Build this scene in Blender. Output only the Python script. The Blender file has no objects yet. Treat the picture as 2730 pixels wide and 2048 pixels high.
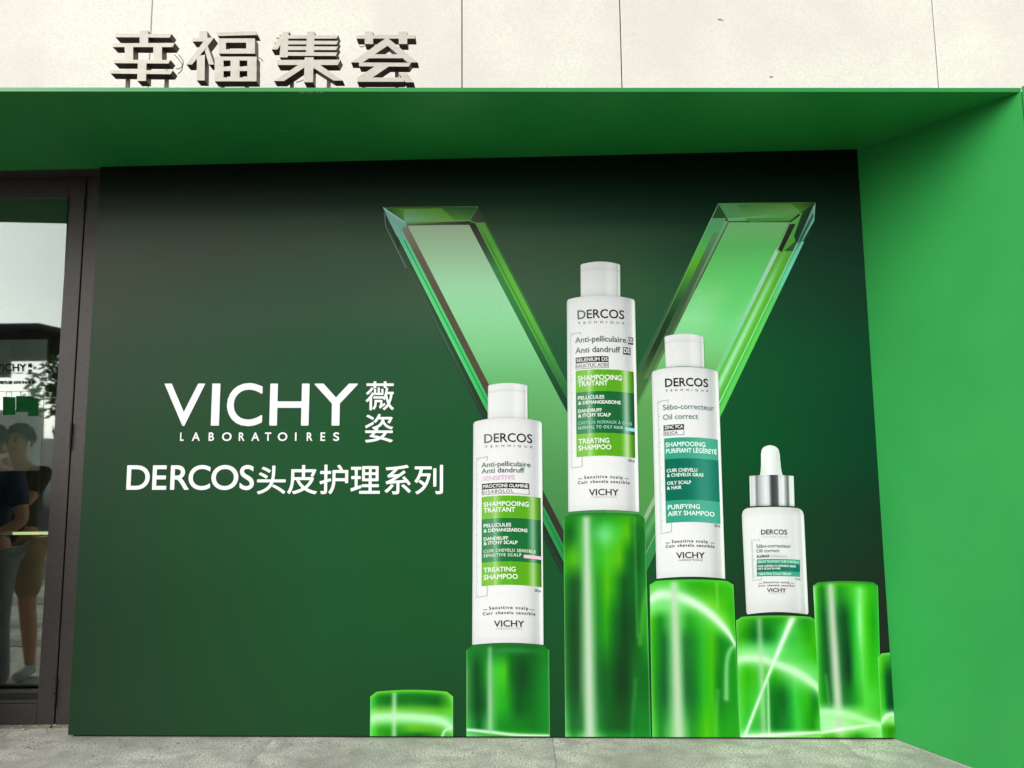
import bpy, bmesh, math, random
import numpy as np
from mathutils import Vector, Matrix
from mathutils.geometry import delaunay_2d_cdt
random.seed(7); rng = np.random.default_rng(7)
SC = bpy.context.scene
COL = SC.collection

# ------------------------------------------------------------------ camera
EYE = 1.5
PITCH, ROLL, FOC = 0.1194468, -0.0088679, 2050.0          # focal length in units of a 2730 wide frame
RT0 = np.array([1.0, 0, 0]); FW = np.array([0, math.cos(PITCH), math.sin(PITCH)]); UP0 = np.cross(RT0, FW)
RT = RT0*math.cos(ROLL)+UP0*math.sin(ROLL); UP = -RT0*math.sin(ROLL)+UP0*math.cos(ROLL)
cd = bpy.data.cameras.new('camera'); cam = bpy.data.objects.new('camera', cd); COL.objects.link(cam); SC.camera = cam
cd.sensor_width = 36; cd.lens = FOC/2730*36; cd.clip_start = .05; cd.clip_end = 2000
M = Matrix(((RT[0], UP[0], -FW[0]), (RT[1], UP[1], -FW[1]), (RT[2], UP[2], -FW[2]))).to_4x4()
M.translation = (0, 0, EYE); cam.matrix_world = M
# ------------------------------------------------------------------ light
SUN_EL, SUN_AZ = 26, -53          # degrees; azimuth measured from straight behind the camera, negative to the left
W = bpy.data.worlds.new('World'); SC.world = W; W.use_nodes = True
nt = W.node_tree; nt.nodes.clear()
sky = nt.nodes.new('ShaderNodeTexSky'); sky.sky_type = 'NISHITA'; sky.sun_disc = False
sky.sun_elevation = math.radians(SUN_EL); sky.sun_rotation = math.radians(180-SUN_AZ); sky.dust_density = 1; sky.air_density = 1.0
hs = nt.nodes.new('ShaderNodeHueSaturation'); hs.inputs['Saturation'].default_value = .16
bg = nt.nodes.new('ShaderNodeBackground'); bg.inputs['Strength'].default_value = .15
wo = nt.nodes.new('ShaderNodeOutputWorld')
nt.links.new(sky.outputs[0], hs.inputs['Color']); nt.links.new(hs.outputs[0], bg.inputs['Color']); nt.links.new(bg.outputs[0], wo.inputs[0])
sl = bpy.data.lights.new('sun', 'SUN'); sl.energy = 1.6; sl.angle = math.radians(36); sl.color = (1, .978, .935)
so = bpy.data.objects.new('sun', sl); COL.objects.link(so)
az = math.radians(SUN_AZ); el = math.radians(SUN_EL)
sdir = Vector((math.sin(az)*math.cos(el), -math.cos(az)*math.cos(el), math.sin(el)))   # towards the sun
so.rotation_euler = sdir.to_track_quat('Z', 'Y').to_euler(); so.location = (-3, -6, 9)
SC.view_settings.view_transform = 'Standard'; SC.view_settings.look = 'None'
SC.view_settings.exposure = 0.52; SC.view_settings.gamma = 1; SC.view_settings.use_curve_mapping = False
SC.render.engine = 'CYCLES'
SC.cycles.max_bounces = 8; SC.cycles.transparent_max_bounces = 12; SC.cycles.sample_clamp_indirect = 6

# ------------------------------------------------------------------ helpers
def s2l(c):
    c = np.asarray(c, float)/255.0
    return np.where(c <= .04045, c/12.92, ((c+.055)/1.055)**2.4)
def ray(x, y):
    x = np.asarray(x, float); y = np.asarray(y, float)
    return RT*((x-1365)/FOC)[..., None]+UP*((1024-y)/FOC)[..., None]+FW
def aty(x, y, Y):            # point of the vertical plane y = Y that the photo shows at x, y
    d = ray(x, y); return np.array([0, 0, EYE])+d*(Y/d[..., 1])[..., None]
def tag(o, label=None, cat=None, group=None, kind=None):
    if label: o['label'] = label
    if cat: o['category'] = cat
    if group: o['group'] = group
    if kind: o['kind'] = kind
    return o
def empty(name, loc=(0, 0, 0), rz=0, **k):
    o = bpy.data.objects.new(name, None); COL.objects.link(o); o.location = loc; o.rotation_euler = (0, 0, rz)
    o.empty_display_size = .2
    return tag(o, **k)
def link(name, me, mat=None, parent=None, smooth=False, **k):
    o = bpy.data.objects.new(name, me); COL.objects.link(o)
    if mat is not None and len(me.materials) == 0: me.materials.append(mat)
    if parent is not None: o.parent = parent
    if smooth: me.polygons.foreach_set('use_smooth', [True]*len(me.polygons))
    return tag(o, **k)
def mesh(name, verts, faces):
    me = bpy.data.meshes.new(name); me.from_pydata([tuple(map(float, v)) for v in verts], [], [tuple(int(i) for i in f) for f in faces]); me.update(); return me
class MB:
    def __init__(s): s.v = []; s.f = []
    def box(s, x0, x1, y0, y1, z0, z1):
        b = len(s.v); s.v += [(x, y, z) for z in (z0, z1) for y in (y0, y1) for x in (x0, x1)]
        s.f += [tuple(b+i for i in q) for q in ((0, 2, 3, 1), (4, 5, 7, 6), (0, 1, 5, 4), (2, 6, 7, 3), (0, 4, 6, 2), (1, 3, 7, 5))]; return s
    def hexa(s, p):         # 8 points: bottom ring 4, top ring 4
        b = len(s.v); s.v += [tuple(q) for q in p]
        s.f += [tuple(b+i for i in q) for q in ((3, 2, 1, 0), (4, 5, 6, 7), (0, 1, 5, 4), (1, 2, 6, 5), (2, 3, 7, 6), (3, 0, 4, 7))]; return s
    def tube(s, pts, r, n=8, cap=True):
        pts = [Vector(p) for p in pts]; base = len(s.v); m = len(pts)
        rr = r if hasattr(r, '__len__') else [r]*m
        t0 = (pts[1]-pts[0]).normalized(); ref = Vector((0, 0, 1)) if abs(t0.z) < .9 else Vector((1, 0, 0))
        u = t0.cross(ref).normalized()
        for i, p in enumerate(pts):
            t = (pts[min(i+1, m-1)]-pts[max(i-1, 0)]).normalized(); u = (u-t*u.dot(t)).normalized(); w = t.cross(u)
            for k in range(n):
                a = 2*math.pi*k/n; s.v.append(tuple(p+u*(rr[i]*math.cos(a))+w*(rr[i]*math.sin(a))))
        for i in range(m-1):
            for k in range(n):
                a = base+i*n+k; b = base+i*n+(k+1) % n; s.f.append((a, b, b+n, a+n))
        if cap: s.f.append(tuple(base+k for k in reversed(range(n)))); s.f.append(tuple(base+(m-1)*n+k for k in range(n)))
        return s
    def obj(s, name, mat, parent=None, bevel=0, smooth=False, **k):
        o = link(name, mesh(name, s.v, s.f), mat, parent, smooth, **k)
        if bevel:
            b = o.modifiers.new('bevel', 'BEVEL'); b.width = bevel; b.segments = 2; b.limit_method = 'ANGLE'
        return o
def mat(name, rgb, rough=.5, metal=0., var=.08, scale=6., bump=0., bscale=200., spec=.5, lin=False, coat=0.):
    m = bpy.data.materials.new(name); m.use_nodes = True; t = m.node_tree; b = t.nodes['Principled BSDF']
    c = tuple(rgb) if lin else tuple(s2l(rgb))
    b.inputs['Roughness'].default_value = rough; b.inputs['Metallic'].default_value = metal; b.inputs['Specular IOR Level'].default_value = spec
    b.inputs['Coat Weight'].default_value = coat
    tc = t.nodes.new('ShaderNodeTexCoord')
    n = t.nodes.new('ShaderNodeTexNoise'); n.inputs['Scale'].default_value = scale; n.inputs['Detail'].default_value = 6
    r = t.nodes.new('ShaderNodeValToRGB'); r.color_ramp.elements[0].position = .3; r.color_ramp.elements[1].position = .7
    r.color_ramp.elements[0].color = tuple(x*(1-var) for x in c)+(1,); r.color_ramp.elements[1].color = tuple(min(1, x*(1+var)) for x in c)+(1,)
    t.links.new(tc.outputs['Object'], n.inputs['Vector']); t.links.new(n.outputs['Fac'], r.inputs['Fac']); t.links.new(r.outputs['Color'], b.inputs['Base Color'])
    if bump:
        n2 = t.nodes.new('ShaderNodeTexNoise'); n2.inputs['Scale'].default_value = bscale; n2.inputs['Detail'].default_value = 4
        bp = t.nodes.new('ShaderNodeBump'); bp.inputs['Strength'].default_value = bump; bp.inputs['Distance'].default_value = .004
        t.links.new(tc.outputs['Object'], n2.inputs['Vector']); t.links.new(n2.outputs['Fac'], bp.inputs['Height']); t.links.new(bp.outputs['Normal'], b.inputs['Normal'])
    m['ramp'] = r.name
    return m
def add_speckle(m, scale, dark, amount, seed=0., lo=.42, hi=.66):     # fine speckle over a material's colour
    t = m.node_tree; b = t.nodes['Principled BSDF']; src = b.inputs['Base Color'].links[0].from_socket
    tc = t.nodes.new('ShaderNodeTexCoord'); mp = t.nodes.new('ShaderNodeMapping'); mp.inputs['Location'].default_value = (seed, seed, seed)
    n = t.nodes.new('ShaderNodeTexNoise'); n.inputs['Scale'].default_value = scale; n.inputs['Detail'].default_value = 3
    r = t.nodes.new('ShaderNodeMapRange'); r.inputs['From Min'].default_value = lo; r.inputs['From Max'].default_value = hi
    r.inputs['To Min'].default_value = 0; r.inputs['To Max'].default_value = amount
    mx = t.nodes.new('ShaderNodeMix'); mx.data_type = 'RGBA'; mx.inputs[7].default_value = tuple(s2l(dark))+(1,)
    t.links.new(tc.outputs['Object'], mp.inputs['Vector']); t.links.new(mp.outputs[0], n.inputs['Vector']); t.links.new(n.outputs['Fac'], r.inputs['Value'])
    t.links.new(r.outputs[0], mx.inputs[0]); t.links.new(src, mx.inputs[6]); t.links.new(mx.outputs[2], b.inputs['Base Color'])

# ------------------------------------------------------------------ materials
m_wall = mat('cream_cladding', (241, 239, 226), .7, var=.03, scale=1.6, bump=.25, bscale=260)
add_speckle(m_wall, 95, (196, 193, 177), .3)
add_speckle(m_wall, 1.4, (218, 210, 204), .5, 4.)
m_seal = mat('grey_sealant', (150, 148, 142), .8, var=.1)
m_gap = mat('dark_joint', (30, 30, 32), .9, var=.1)
m_green = mat('green_satin_vinyl', (0.021, .275, .052), .40, var=.05, scale=2.2, bump=.03, bscale=500, lin=True)
add_speckle(m_green, 1.7, (20, 132, 58), .35, 5.)
m_frame = mat('dark_bronze_metal', (62, 57, 53), .5, .25, var=.12, scale=30, bump=.12, bscale=900)
m_frame2 = mat('black_rubber', (18, 18, 18), .6, var=.1)
m_hinge = mat('hinge_metal', (72, 70, 67), .4, .5, var=.1)
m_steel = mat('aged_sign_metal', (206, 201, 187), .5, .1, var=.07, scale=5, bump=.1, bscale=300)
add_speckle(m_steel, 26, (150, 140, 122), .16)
m_steel_shade = mat('sign_metal_shaded', (92, 82, 70), .5, .3, var=.2, scale=16)  # same metal as the faces, with shade put into a darker colour
m_top = mat('dark_canopy_top', (70, 68, 62), .85, var=.3, scale=8)  # unseen top, darkened to keep green bounce off the sign undersides
m_cable = mat('grey_cable', (90, 90, 88), .6)
m_conc = mat('concrete_floor', (240, 237, 225), .88, var=.14, scale=3.1, bump=.1, bscale=420)
add_speckle(m_conc, 105, (96, 92, 82), .8, 0., .5, .6); add_speckle(m_conc, 180, (246, 243, 232), .6, 3., .52, .62); add_speckle(m_conc, 1.1, (150, 148, 140), .5, 9.); add_speckle(m_conc, 7, (160, 156, 146), .6, 2.); add_speckle(m_conc, 2.6, (128, 125, 118), .22, 6.)
m_plaza = mat('plaza_paving', (76, 75, 72), .75, var=.2, scale=.7, bump=.3, bscale=40)
m_sill = mat('stone_sill', (176, 168, 152), .8, var=.2, scale=9, bump=.4, bscale=80)
m_board_edge = mat('board_edge', (18, 26, 20), .7)
m_room = mat('shop_interior_paint', (92, 100, 92), .8, var=.05)
m_roomf = mat('shop_floor', (120, 118, 110), .25, var=.1)
m_panel = mat('display_panel', (214, 222, 208), .6, var=.03)
m_bag = mat('green_bag_print', (10, 62, 26), .8, var=.3, scale=20, spec=.05)
m_bagh = mat('bag_handle', (205, 205, 195), .6)
m_black = mat('black_vinyl_lettering', (12, 14, 12), .8, spec=.05)
m_opp = mat('pale_render', (226, 228, 222), .8, var=.05, scale=.6, bump=.1, bscale=20)
m_opp2 = mat('dark_awning', (34, 36, 36), .7, var=.1)
m_opp3 = mat('grey_shutter', (96, 98, 96), .6, .2, var=.1)
m_leaf = mat('leaf', (96, 138, 62), .5, var=.5, scale=3.)
m_bark = mat('bark', (84, 70, 56), .9, var=.3, scale=12, bump=.6, bscale=30)
# printed ink: colour stored on the print's vertices
m_ink = bpy.data.materials.new('printed_vinyl'); m_ink.use_nodes = True
t = m_ink.node_tree; b = t.nodes['Principled BSDF']; b.inputs['Roughness'].default_value = .55; b.inputs['Specular IOR Level'].default_value = .12
at = t.nodes.new('ShaderNodeAttribute'); at.attribute_name = 'ink'
tc = t.nodes.new('ShaderNodeTexCoord'); n = t.nodes.new('ShaderNodeTexNoise'); n.inputs['Scale'].default_value = 330; n.inputs['Detail'].default_value = 2
mr = t.nodes.new('ShaderNodeMapRange'); mr.inputs['From Min'].default_value = .3; mr.inputs['From Max'].default_value = .7; mr.inputs['To Min'].default_value = .9; mr.inputs['To Max'].default_value = 1.06
mx = t.nodes.new('ShaderNodeMix'); mx.data_type = 'RGBA'; mx.blend_type = 'MULTIPLY'; mx.inputs[0].default_value = 1
t.links.new(tc.outputs['Object'], n.inputs['Vector']); t.links.new(n.outputs['Fac'], mr.inputs['Value']); t.links.new(at.outputs['Color'], mx.inputs[6]); t.links.new(mr.outputs[0], mx.inputs[7]); t.links.new(mx.outputs[2], b.inputs['Base Color'])
INK_GAIN = .97
# door glass: reflective coating over a grey tint
m_glass = bpy.data.materials.new('reflective_glass'); m_glass.use_nodes = True
t = m_glass.node_tree; t.nodes.clear()
tr = t.nodes.new('ShaderNodeBsdfTransparent'); tr.inputs[0].default_value = (.80, .86, .82, 1)
gl = t.nodes.new('ShaderNodeBsdfGlossy'); gl.inputs['Roughness'].default_value = 0.02; gl.inputs['Color'].default_value = (.84, .89, .85, 1)
fr = t.nodes.new('ShaderNodeFresnel'); fr.inputs[0].default_value = 1.5
ad = t.nodes.new('ShaderNodeMath'); ad.operation = 'ADD'; ad.inputs[1].default_value = .16; ad.use_clamp = True
mi = t.nodes.new('ShaderNodeMixShader'); ou = t.nodes.new('ShaderNodeOutputMaterial')
t.links.new(fr.outputs[0], ad.inputs[0]); t.links.new(ad.outputs[0], mi.inputs[0]); t.links.new(tr.outputs[0], mi.inputs[1]); t.links.new(gl.outputs[0], mi.inputs[2]); t.links.new(mi.outputs[0], ou.inputs[0])
def emit(name, rgb, s):
    m = bpy.data.materials.new(name); m.use_nodes = True; bb = m.node_tree.nodes['Principled BSDF']
    bb.inputs['Base Color'].default_value = tuple(s2l(rgb))+(1,); bb.inputs['Emission Color'].default_value = tuple(s2l(rgb))+(1,); bb.inputs['Emission Strength'].default_value = s
    return m
m_strip = emit('shelf_light', (232, 240, 170), 1.0)

# ------------------------------------------------------------------ glyphs (Blender's own built-in font)
_gc = {}
def glyph_mesh(body, spacing=1.0, res=3):
    k = (body, spacing, res)
    if k not in _gc:
        c = bpy.data.curves.new('glyphs', 'FONT'); c.body = body; c.resolution_u = res; c.space_character = spacing; c.fill_mode = 'FRONT'
        o = bpy.data.objects.new('glyphs', c); me = o.to_mesh()
        v = np.zeros(len(me.vertices)*3); me.vertices.foreach_get('co', v); v = v.reshape(-1, 3)[:, :2].copy()
        f = [tuple(p.vertices) for p in me.polygons]
        o.to_mesh_clear(); bpy.data.objects.remove(o); bpy.data.curves.remove(c)
        _gc[k] = (v, f)
    return _gc[k]
CAPH = float(np.ptp(glyph_mesh('H')[0][:, 1]))

# ------------------------------------------------------------------ structure: ground
PY = -40
mb = MB(); mb.v = [(-300, -300, -.012), (300, -300, -.012), (300, 60, -.012), (-300, 60, -.012)]; mb.f = [(0, 1, 2, 3)]
mb.obj('plaza', m_plaza, kind='structure')
pav = empty('pavement', (0, 0, 0), kind='structure')
slab_me = {}
for i in range(-4, 4):
    for j in range(3):
        x0 = .215+i*1.62+(.0 if j % 2 == 0 else .81); y1 = 4.86-j*1.5; y0 = y1-1.5
        k = 'a'
        if k not in slab_me:
            s = MB().box(.0012, 1.6188, .0012, 1.4988, -.06, 0); slab_me[k] = mesh('paving_slab', s.v, s.f)
        o = link('paving_slab', slab_me[k], m_conc, pav); o.location = (x0, y0, random.uniform(-.0006, .0006))
for k, (y, w_, rz_) in enumerate(((3.35, .22, .05), (2.55, .16, -.04), (1.75, .34, .06), (.62, .30, .02), (-1.2, .5, .04), (-3.4, .7, -.03))):
    bd = MB().box(-5.5, 3.5, -w_/2, w_/2, 0, .004).obj('light_streak_band', m_seal, pav); bd.location = (-2.2, y, .0005 if y > .4 else -.011); bd.rotation_euler = (0, 0, rz_)  # bands added to stand in for light streaks mirrored in the door
gr = MB()
for k in range(420):
    X = random.uniform(-3.0, 2.4); Y0 = 4.70-(X+2.63)*.036-.01-abs(random.gauss(0, .16)); q_ = random.uniform(.0012, .0042)
    if X > 1.9: Y0 = min(Y0, 4.5)
    gr.box(X-q_, X+q_*random.uniform(.8, 2), Y0-q_, Y0+q_*random.uniform(.6, 1.4), .0008, .001+q_*random.uniform(.5, 1.1))
gr.obj('grit', m_sill, kind='stuff')
# ------------------------------------------------------------------ facade
fac = empty('shop_facade', (0, 4.75, 0), label='cream clad shop wall with dark panel joints above the green canopy', cat='building')
WY = 4.745
jx = [-7.0, -4.40, -2.355, -.308, .735, 2.797, 4.85, 7.0]
for a, b_ in zip(jx[:-1], jx[1:]):
    MB().box(a+.0035, b_-.0035, WY-4.75, .22, 3.62, 6.4).obj('wall_panel', m_wall, fac, bevel=.0025)
for i, x in enumerate(jx[1:-1]):
    MB().box(x-.0034, x+.0034, WY-4.75+(.002 if i in (1, 4) else .012), .2, 3.62, 6.4).obj('panel_joint', m_seal if i in (1, 4) else m_gap, fac)
MB().box(-2.64, 7, .03, .25, 0, 3.44).obj('lower_wall', m_wall, fac)
MB().box(-7, -2.64, .16, .32, 3.60, 6.4).obj('backing_wall', m_gap, fac)
# small stains and drilled holes left on the cladding
for (x, y) in ((1917, 52), (1925, 54), (2055, 205), (740, 102), (748, 95), (735, 115)):
    p = aty(x, y, WY); r = random.uniform(.004, .009)
    MB().box(p[0]-r, p[0]+r*1.6, WY-4.75-.003, WY-4.75+.004, p[2]-r*.6, p[2]+r*.5).obj('wall_mark', m_seal, fac)
# ------------------------------------------------------------------ green canopy surround
sur = empty('display_surround', (0, 4.2, 0), label='bright green splayed canopy and side panel framing the dark poster', cat='canopy')
def loc(p, o=(0, 4.2, 0)): return tuple(np.asarray(p, float)-np.asarray(o, float))
ZB = 3.496
fZ = lambda X: 3.496-(X+2.633)*.02382
def bx(y): return 2.152+.405*(4.561-y)
back = lambda X: 4.561+(2.152-X)*.0367
front = lambda X: 3.763-(X+2.633)*.02654
FXR = 2.53; ZF = fZ(FXR)
def quad_sheet(pa, pb, pc, pd, n=1):      # thin slab from four corner points, thickness given by second set
    pass
T_ = .02
XL = -6.4
sf = MB(); N_ = 40; M_ = 8
def sof_pt(a, b, dz):      # a along the front, b from front to back
    xa = XL+(FXR+.022-XL)*a; xb = XL+(2.172-XL)*a
    pf = np.array([xa, front(xa), fZ(xa)]); pb = np.array([xb, back(xb)+.02, ZB]); p = pf+(pb-pf)*b; p[2] += dz; return loc(p)
for dz in (0, .018):
    b0 = len(sf.v); sf.v += [sof_pt(i_/N_, j_/M_, dz) for j_ in range(M_+1) for i_ in range(N_+1)]
    q_ = [(b0+j_*(N_+1)+i_, b0+j_*(N_+1)+i_+1, b0+(j_+1)*(N_+1)+i_+1, b0+(j_+1)*(N_+1)+i_) for j_ in range(M_) for i_ in range(N_)]
    sf.f += q_ if dz else [tuple(reversed(k)) for k in q_]
sf.obj('soffit', m_green, sur, smooth=True)
fz1 = ZF+.0225
MB().hexa([loc(p) for p in ((XL, front(XL)-.006, fZ(XL)-.001), (FXR+.01, front(FXR)-.006, ZF-.001), (FXR+.01, front(FXR)-.001, ZF-.001), (XL, front(XL)-.001, fZ(XL)-.001),
                            (XL, front(XL)-.003, fZ(XL)+.0225), (FXR+.01, front(FXR)-.003, fz1), (FXR+.01, front(FXR)-.001, fz1), (XL, front(XL)-.001, fZ(XL)+.0225))]).obj('fascia', m_green, sur, bevel=.003)
ct = MB(); b0 = 0
for dz in (.0185, .0222):
    b0 = len(ct.v)
    for j_ in range(M_+1):
        for i_ in range(N_+1):
            q_ = list(sof_pt(i_/N_, j_/M_, dz)); q_[1] += .002 if j_ == 0 else 0; ct.v.append(tuple(q_))
    q_ = [(b0+j_*(N_+1)+i_, b0+j_*(N_+1)+i_+1, b0+(j_+1)*(N_+1)+i_+1, b0+(j_+1)*(N_+1)+i_) for j_ in range(M_) for i_ in range(N_)]
    ct.f += q_ if dz > .02 else [tuple(reversed(k)) for k in q_]
ct.obj('canopy_top', m_top, sur, smooth=True)
m_chip = mat('bare_primer_chip', (214, 216, 206), .8)
chips = MB()
for k in range(11):
    X = -1.02+random.uniform(-.06, .16)*(1 if k else 0); Y0 = front(X)+.004+random.random()**2*.05; q_ = random.uniform(.002, .005)
    zz = fZ(X)+(Y0-front(X))*.13-.0012
    chips.box(X-q_*1.6, X+q_*1.4, Y0-4.2-q_*.5, Y0-4.2+q_*.6, zz, zz+.002)
chips.obj('paint_chips', m_chip, sur, kind='stuff')
for (X, Y0, L_) in ((1.86, 4.02, .03), (1.88, 3.93, .022), (-1.3, 4.2, .02)):
    zz = float(fZ(X)+(ZB-fZ(X))*(Y0-front(X))/(back(X)-front(X)))
    sc_ = MB().box(-L_/2, L_/2, -.0015, .0015, -.0012, .001).obj('scratch', m_seal, sur); sc_.location = loc((X, Y0, zz-.002)); sc_.rotation_euler = (0, 0, .4)
# side panel: vertical board standing on the pavement, splayed outwards
yb, yf = 4.575, front(FXR)-.012
zt_b, zt_f = ZB-.002, ZF-.002
jm = MB()
jm.hexa([loc(p) for p in ((bx(yb), yb, .004), (bx(yf), yf, .004), (bx(yf)+.03, yf+.012, .004), (bx(yb)+.03, yb+.012, .004),
                          (bx(yb), yb, zt_b), (bx(yf), yf, zt_f), (bx(yf)+.03, yf+.012, zt_f), (bx(yb)+.03, yb+.012, zt_b))])
jm.obj('side_panel', m_green, sur)
MB().hexa([loc(p) for p in ((bx(yf)+.002, yf-.012, .004), (bx(yf)+.2, yf-.012, .004), (bx(yf)+.2, yf-.001, .004), (bx(yf)+.002, yf-.001, .004),
                            (bx(yf)+.002, yf-.012, fz1), (bx(yf)+.2, yf-.012, fz1), (bx(yf)+.2, yf-.001, fz1), (bx(yf)+.002, yf-.001, fz1))]).obj('front_edge', m_green, sur, bevel=.003)
MB().hexa([loc(p) for p in ((bx(yf)+.19, yf, .004), (bx(yf)+.202, yf, .004), (bx(yf)+.202, WY-.01, .004), (bx(yf)+.19, WY-.01, .004),
                            (bx(yf)+.19, yf, fz1), (bx(yf)+.202, yf, fz1), (bx(yf)+.202, WY-.01, fz1+.1), (bx(yf)+.19, WY-.01, fz1+.1))]).obj('return_panel', m_green, sur)
MB().hexa([loc(p) for p in ((bx(yb)-.004, yb-.012, .0), (bx(yf)-.004, yf, .0), (bx(yf)+.001, yf, 0), (bx(yb)+.001, yb-.012, 0),
                            (bx(yb)-.002, yb-.012, .006), (bx(yf)-.002, yf, .006), (bx(yf)+.001, yf, .006), (bx(yb)+.001, yb-.012, .006))]).obj('sealant_bead', m_seal, sur)
MB().box(XL-.03, XL, 3.46-4.2, 5.0-4.2, .004, 3.7).obj('side_panel', m_green, sur)

# ------------------------------------------------------------------ wall poster
PA = 0.03601496; P0 = np.array([-2.62997, 4.73342, 0.0]); PW, PH, PZ = 4.784765, 3.484404, .012
PU = np.array([math.cos(PA), -math.sin(PA), 0]); PN = np.array([-math.sin(PA), -math.cos(PA), 0])
def to_board(x, y):       # layout of the print: photo coordinates -> metres on the board (across, up)
    d = ray(x, y); tt = ((P0-np.array([0, 0, EYE])) @ PN)/(d @ PN)
    P = np.array([0, 0, EYE])+d*tt[..., None]
    return (P-P0) @ PU, P[..., 2]
poster = empty('wall_poster', tuple(P0), -PA, label='tall dark green shampoo advertising poster board with white lettering and printed bottles', cat='poster')
MB().box(0, PW, .0, .045, PZ, PZ+PH).obj('board', m_board_edge, poster)
MB().box(.02, PW-.02, .02, .04, 0, PZ).obj('gap_shade', m_gap, poster)  # dark strip standing in for the shade in the gap under the board
class Print:
    def __init__(s): s.xy = []; s.l = []; s.c = []; s.f = []; s.n = 0
    def add(s, xy, f, col, lift):
        xy = np.asarray(xy, float); col = np.asarray(col, float)
        if col.ndim == 1: col = np.tile(col, (len(xy), 1))
        s.xy.append(xy); s.l.append(np.full(len(xy), lift)); s.c.append(col); s.f += [tuple(i+s.n for i in q) for q in f]; s.n += len(xy)
    def obj(s, name, parent, **k):
        xy = np.concatenate(s.xy); l = np.concatenate(s.l); c = np.concatenate(s.c)
        u, w = to_board(xy[:, 0], xy[:, 1])
        u = np.clip(u, .0005, PW-.0005); w = np.clip(w, PZ+.0005, PZ+PH-.0005)
        me = mesh(name, np.stack([u, -l, w], 1), s.f)
        a = me.color_attributes.new('ink', 'FLOAT_COLOR', 'POINT')
        lc = np.clip(s2l(np.clip(c, 0, 255)), 0, 1)*INK_GAIN
        a.data.foreach_set('color', np.concatenate([lc, np.ones((len(lc), 1))], 1).ravel())
        # face the camera side
        o = link(name, me, m_ink, parent, **k)
        return o
def gridf(ns, nt):
    return [(j*(ns+1)+i, j*(ns+1)+i+1, (j+1)*(ns+1)+i+1, (j+1)*(ns+1)+i) for j in range(nt) for i in range(ns)]
def ST(ns, nt):
    s, tt = np.meshgrid(np.linspace(0, 1, ns+1), np.linspace(0, 1, nt+1)); return s.ravel(), tt.ravel()
def interp_rows(rows, s, tt):     # rows: [(t, [(s, rgb), ...]), ...]
    tv = [r[0] for r in rows]
    cols = np.stack([np.stack([np.interp(s, [q[0] for q in r[1]], [q[1][k] for q in r[1]]) for k in range(3)], 1) for r in rows])
    out = np.zeros((len(s), 3)); idx = np.clip(np.searchsorted(tv, tt, side='right')-1, 0, len(tv)-2 if len(tv) > 1 else 0)
    if len(tv) == 1: return cols[0]
    tv = np.array(tv); fr_ = np.clip((tt-tv[idx])/(tv[idx+1]-tv[idx]), 0, 1)
    fr_ = fr_*fr_*(3-2*fr_)
    ar = np.arange(len(s)); return cols[idx, ar]*(1-fr_)[:, None]+cols[idx+1, ar]*fr_[:, None]
def paint(c, xy, ops):
    for op in ops:
        if op[0] == 'L':          # soft line along points: pts, width(s), rgb, alpha
            pts = np.array(op[1], float); w = op[2]; d = np.full(len(xy), 1e9); wl = np.zeros(len(xy))
            ws = w if hasattr(w, '__len__') else [w]*len(pts)
            for i in range(len(pts)-1):
                a, b_ = pts[i], pts[i+1]; ab = b_-a; q = np.clip(((xy-a) @ ab)/(ab @ ab), 0, 1)
                dd = np.hypot(*(xy-a-q[:, None]*ab).T); ww = ws[i]+(ws[i+1]-ws[i])*q
                m = dd/ww < np.where(d > 1e8, 1e9, d/np.maximum(wl, 1e-6)); d = np.where(m, dd, d); wl = np.where(m, ww, wl)
            al = op[4]*np.exp(-(d/wl)**2)
        else:                     # soft blob: cx, cy, rx, ry, rgb, alpha
            al = op[6]*np.exp(-((xy[:, 0]-op[1])/op[3])**2-((xy[:, 1]-op[2])/op[4])**2)
        rgb = np.array(op[3] if op[0] == 'L' else op[5], float)
        c = c*(1-al[:, None])+rgb*al[:, None]
    return c
def smooth_curve(pts, n=24):
    pts = np.array(pts, float); k = len(pts); tt = np.linspace(0, k-1, n); out = []
    for q in tt:
        i = min(int(q), k-2); f = q-i; p0 = pts[max(i-1, 0)]; p1 = pts[i]; p2 = pts[i+1]; p3 = pts[min(i+2, k-1)]
        out.append(.5*((2*p1)+(-p0+p2)*f+(2*p0-5*p1+4*p2-p3)*f*f+(-p0+3*p1-3*p2+p3)*f**3))
    return np.array(out)
def lean(x): return -.0574+(x-225)/2111*.1224
def text(pr, body, x0, x1, base, cap, rgb, bold=0., lift=.0030, spacing=1., warp=None, shade=None, res=3, fit='cap'):
    v, f = glyph_mesh(body, spacing, res)
    lo, hi = v[:, 0].min(), v[:, 0].max(); X = x0+bold+(v[:, 0]-lo)/(hi-lo)*(x1-x0-2*bold)
    if fit == 'box':        # cap = height of the glyph box, base = its bottom
        yl, yh = v[:, 1].min(), v[:, 1].max(); Y = base-bold-(v[:, 1]-yl)/(yh-yl)*(cap-2*bold)
    else: Y = base-bold-v[:, 1]/CAPH*(cap-2*bold)
    offs = [(0, 0)]
    if bold: offs += [(bold*math.cos(a), bold*math.sin(a)) for a in np.arange(8)*math.pi/4]
    for k, (ox, oy) in enumerate(offs):
        x = X+ox; y = Y+oy
        if warp: y = y+warp[2]*((x-warp[0])/warp[1])**2
        x = x+lean((x0+x1)/2)*(y-base)
        c = np.tile(np.array(rgb, float), (len(x), 1))
        if shade: c = shade(x, c)
        pr.add(np.stack([x, y], 1), f, c, lift+k*.00005)

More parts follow.
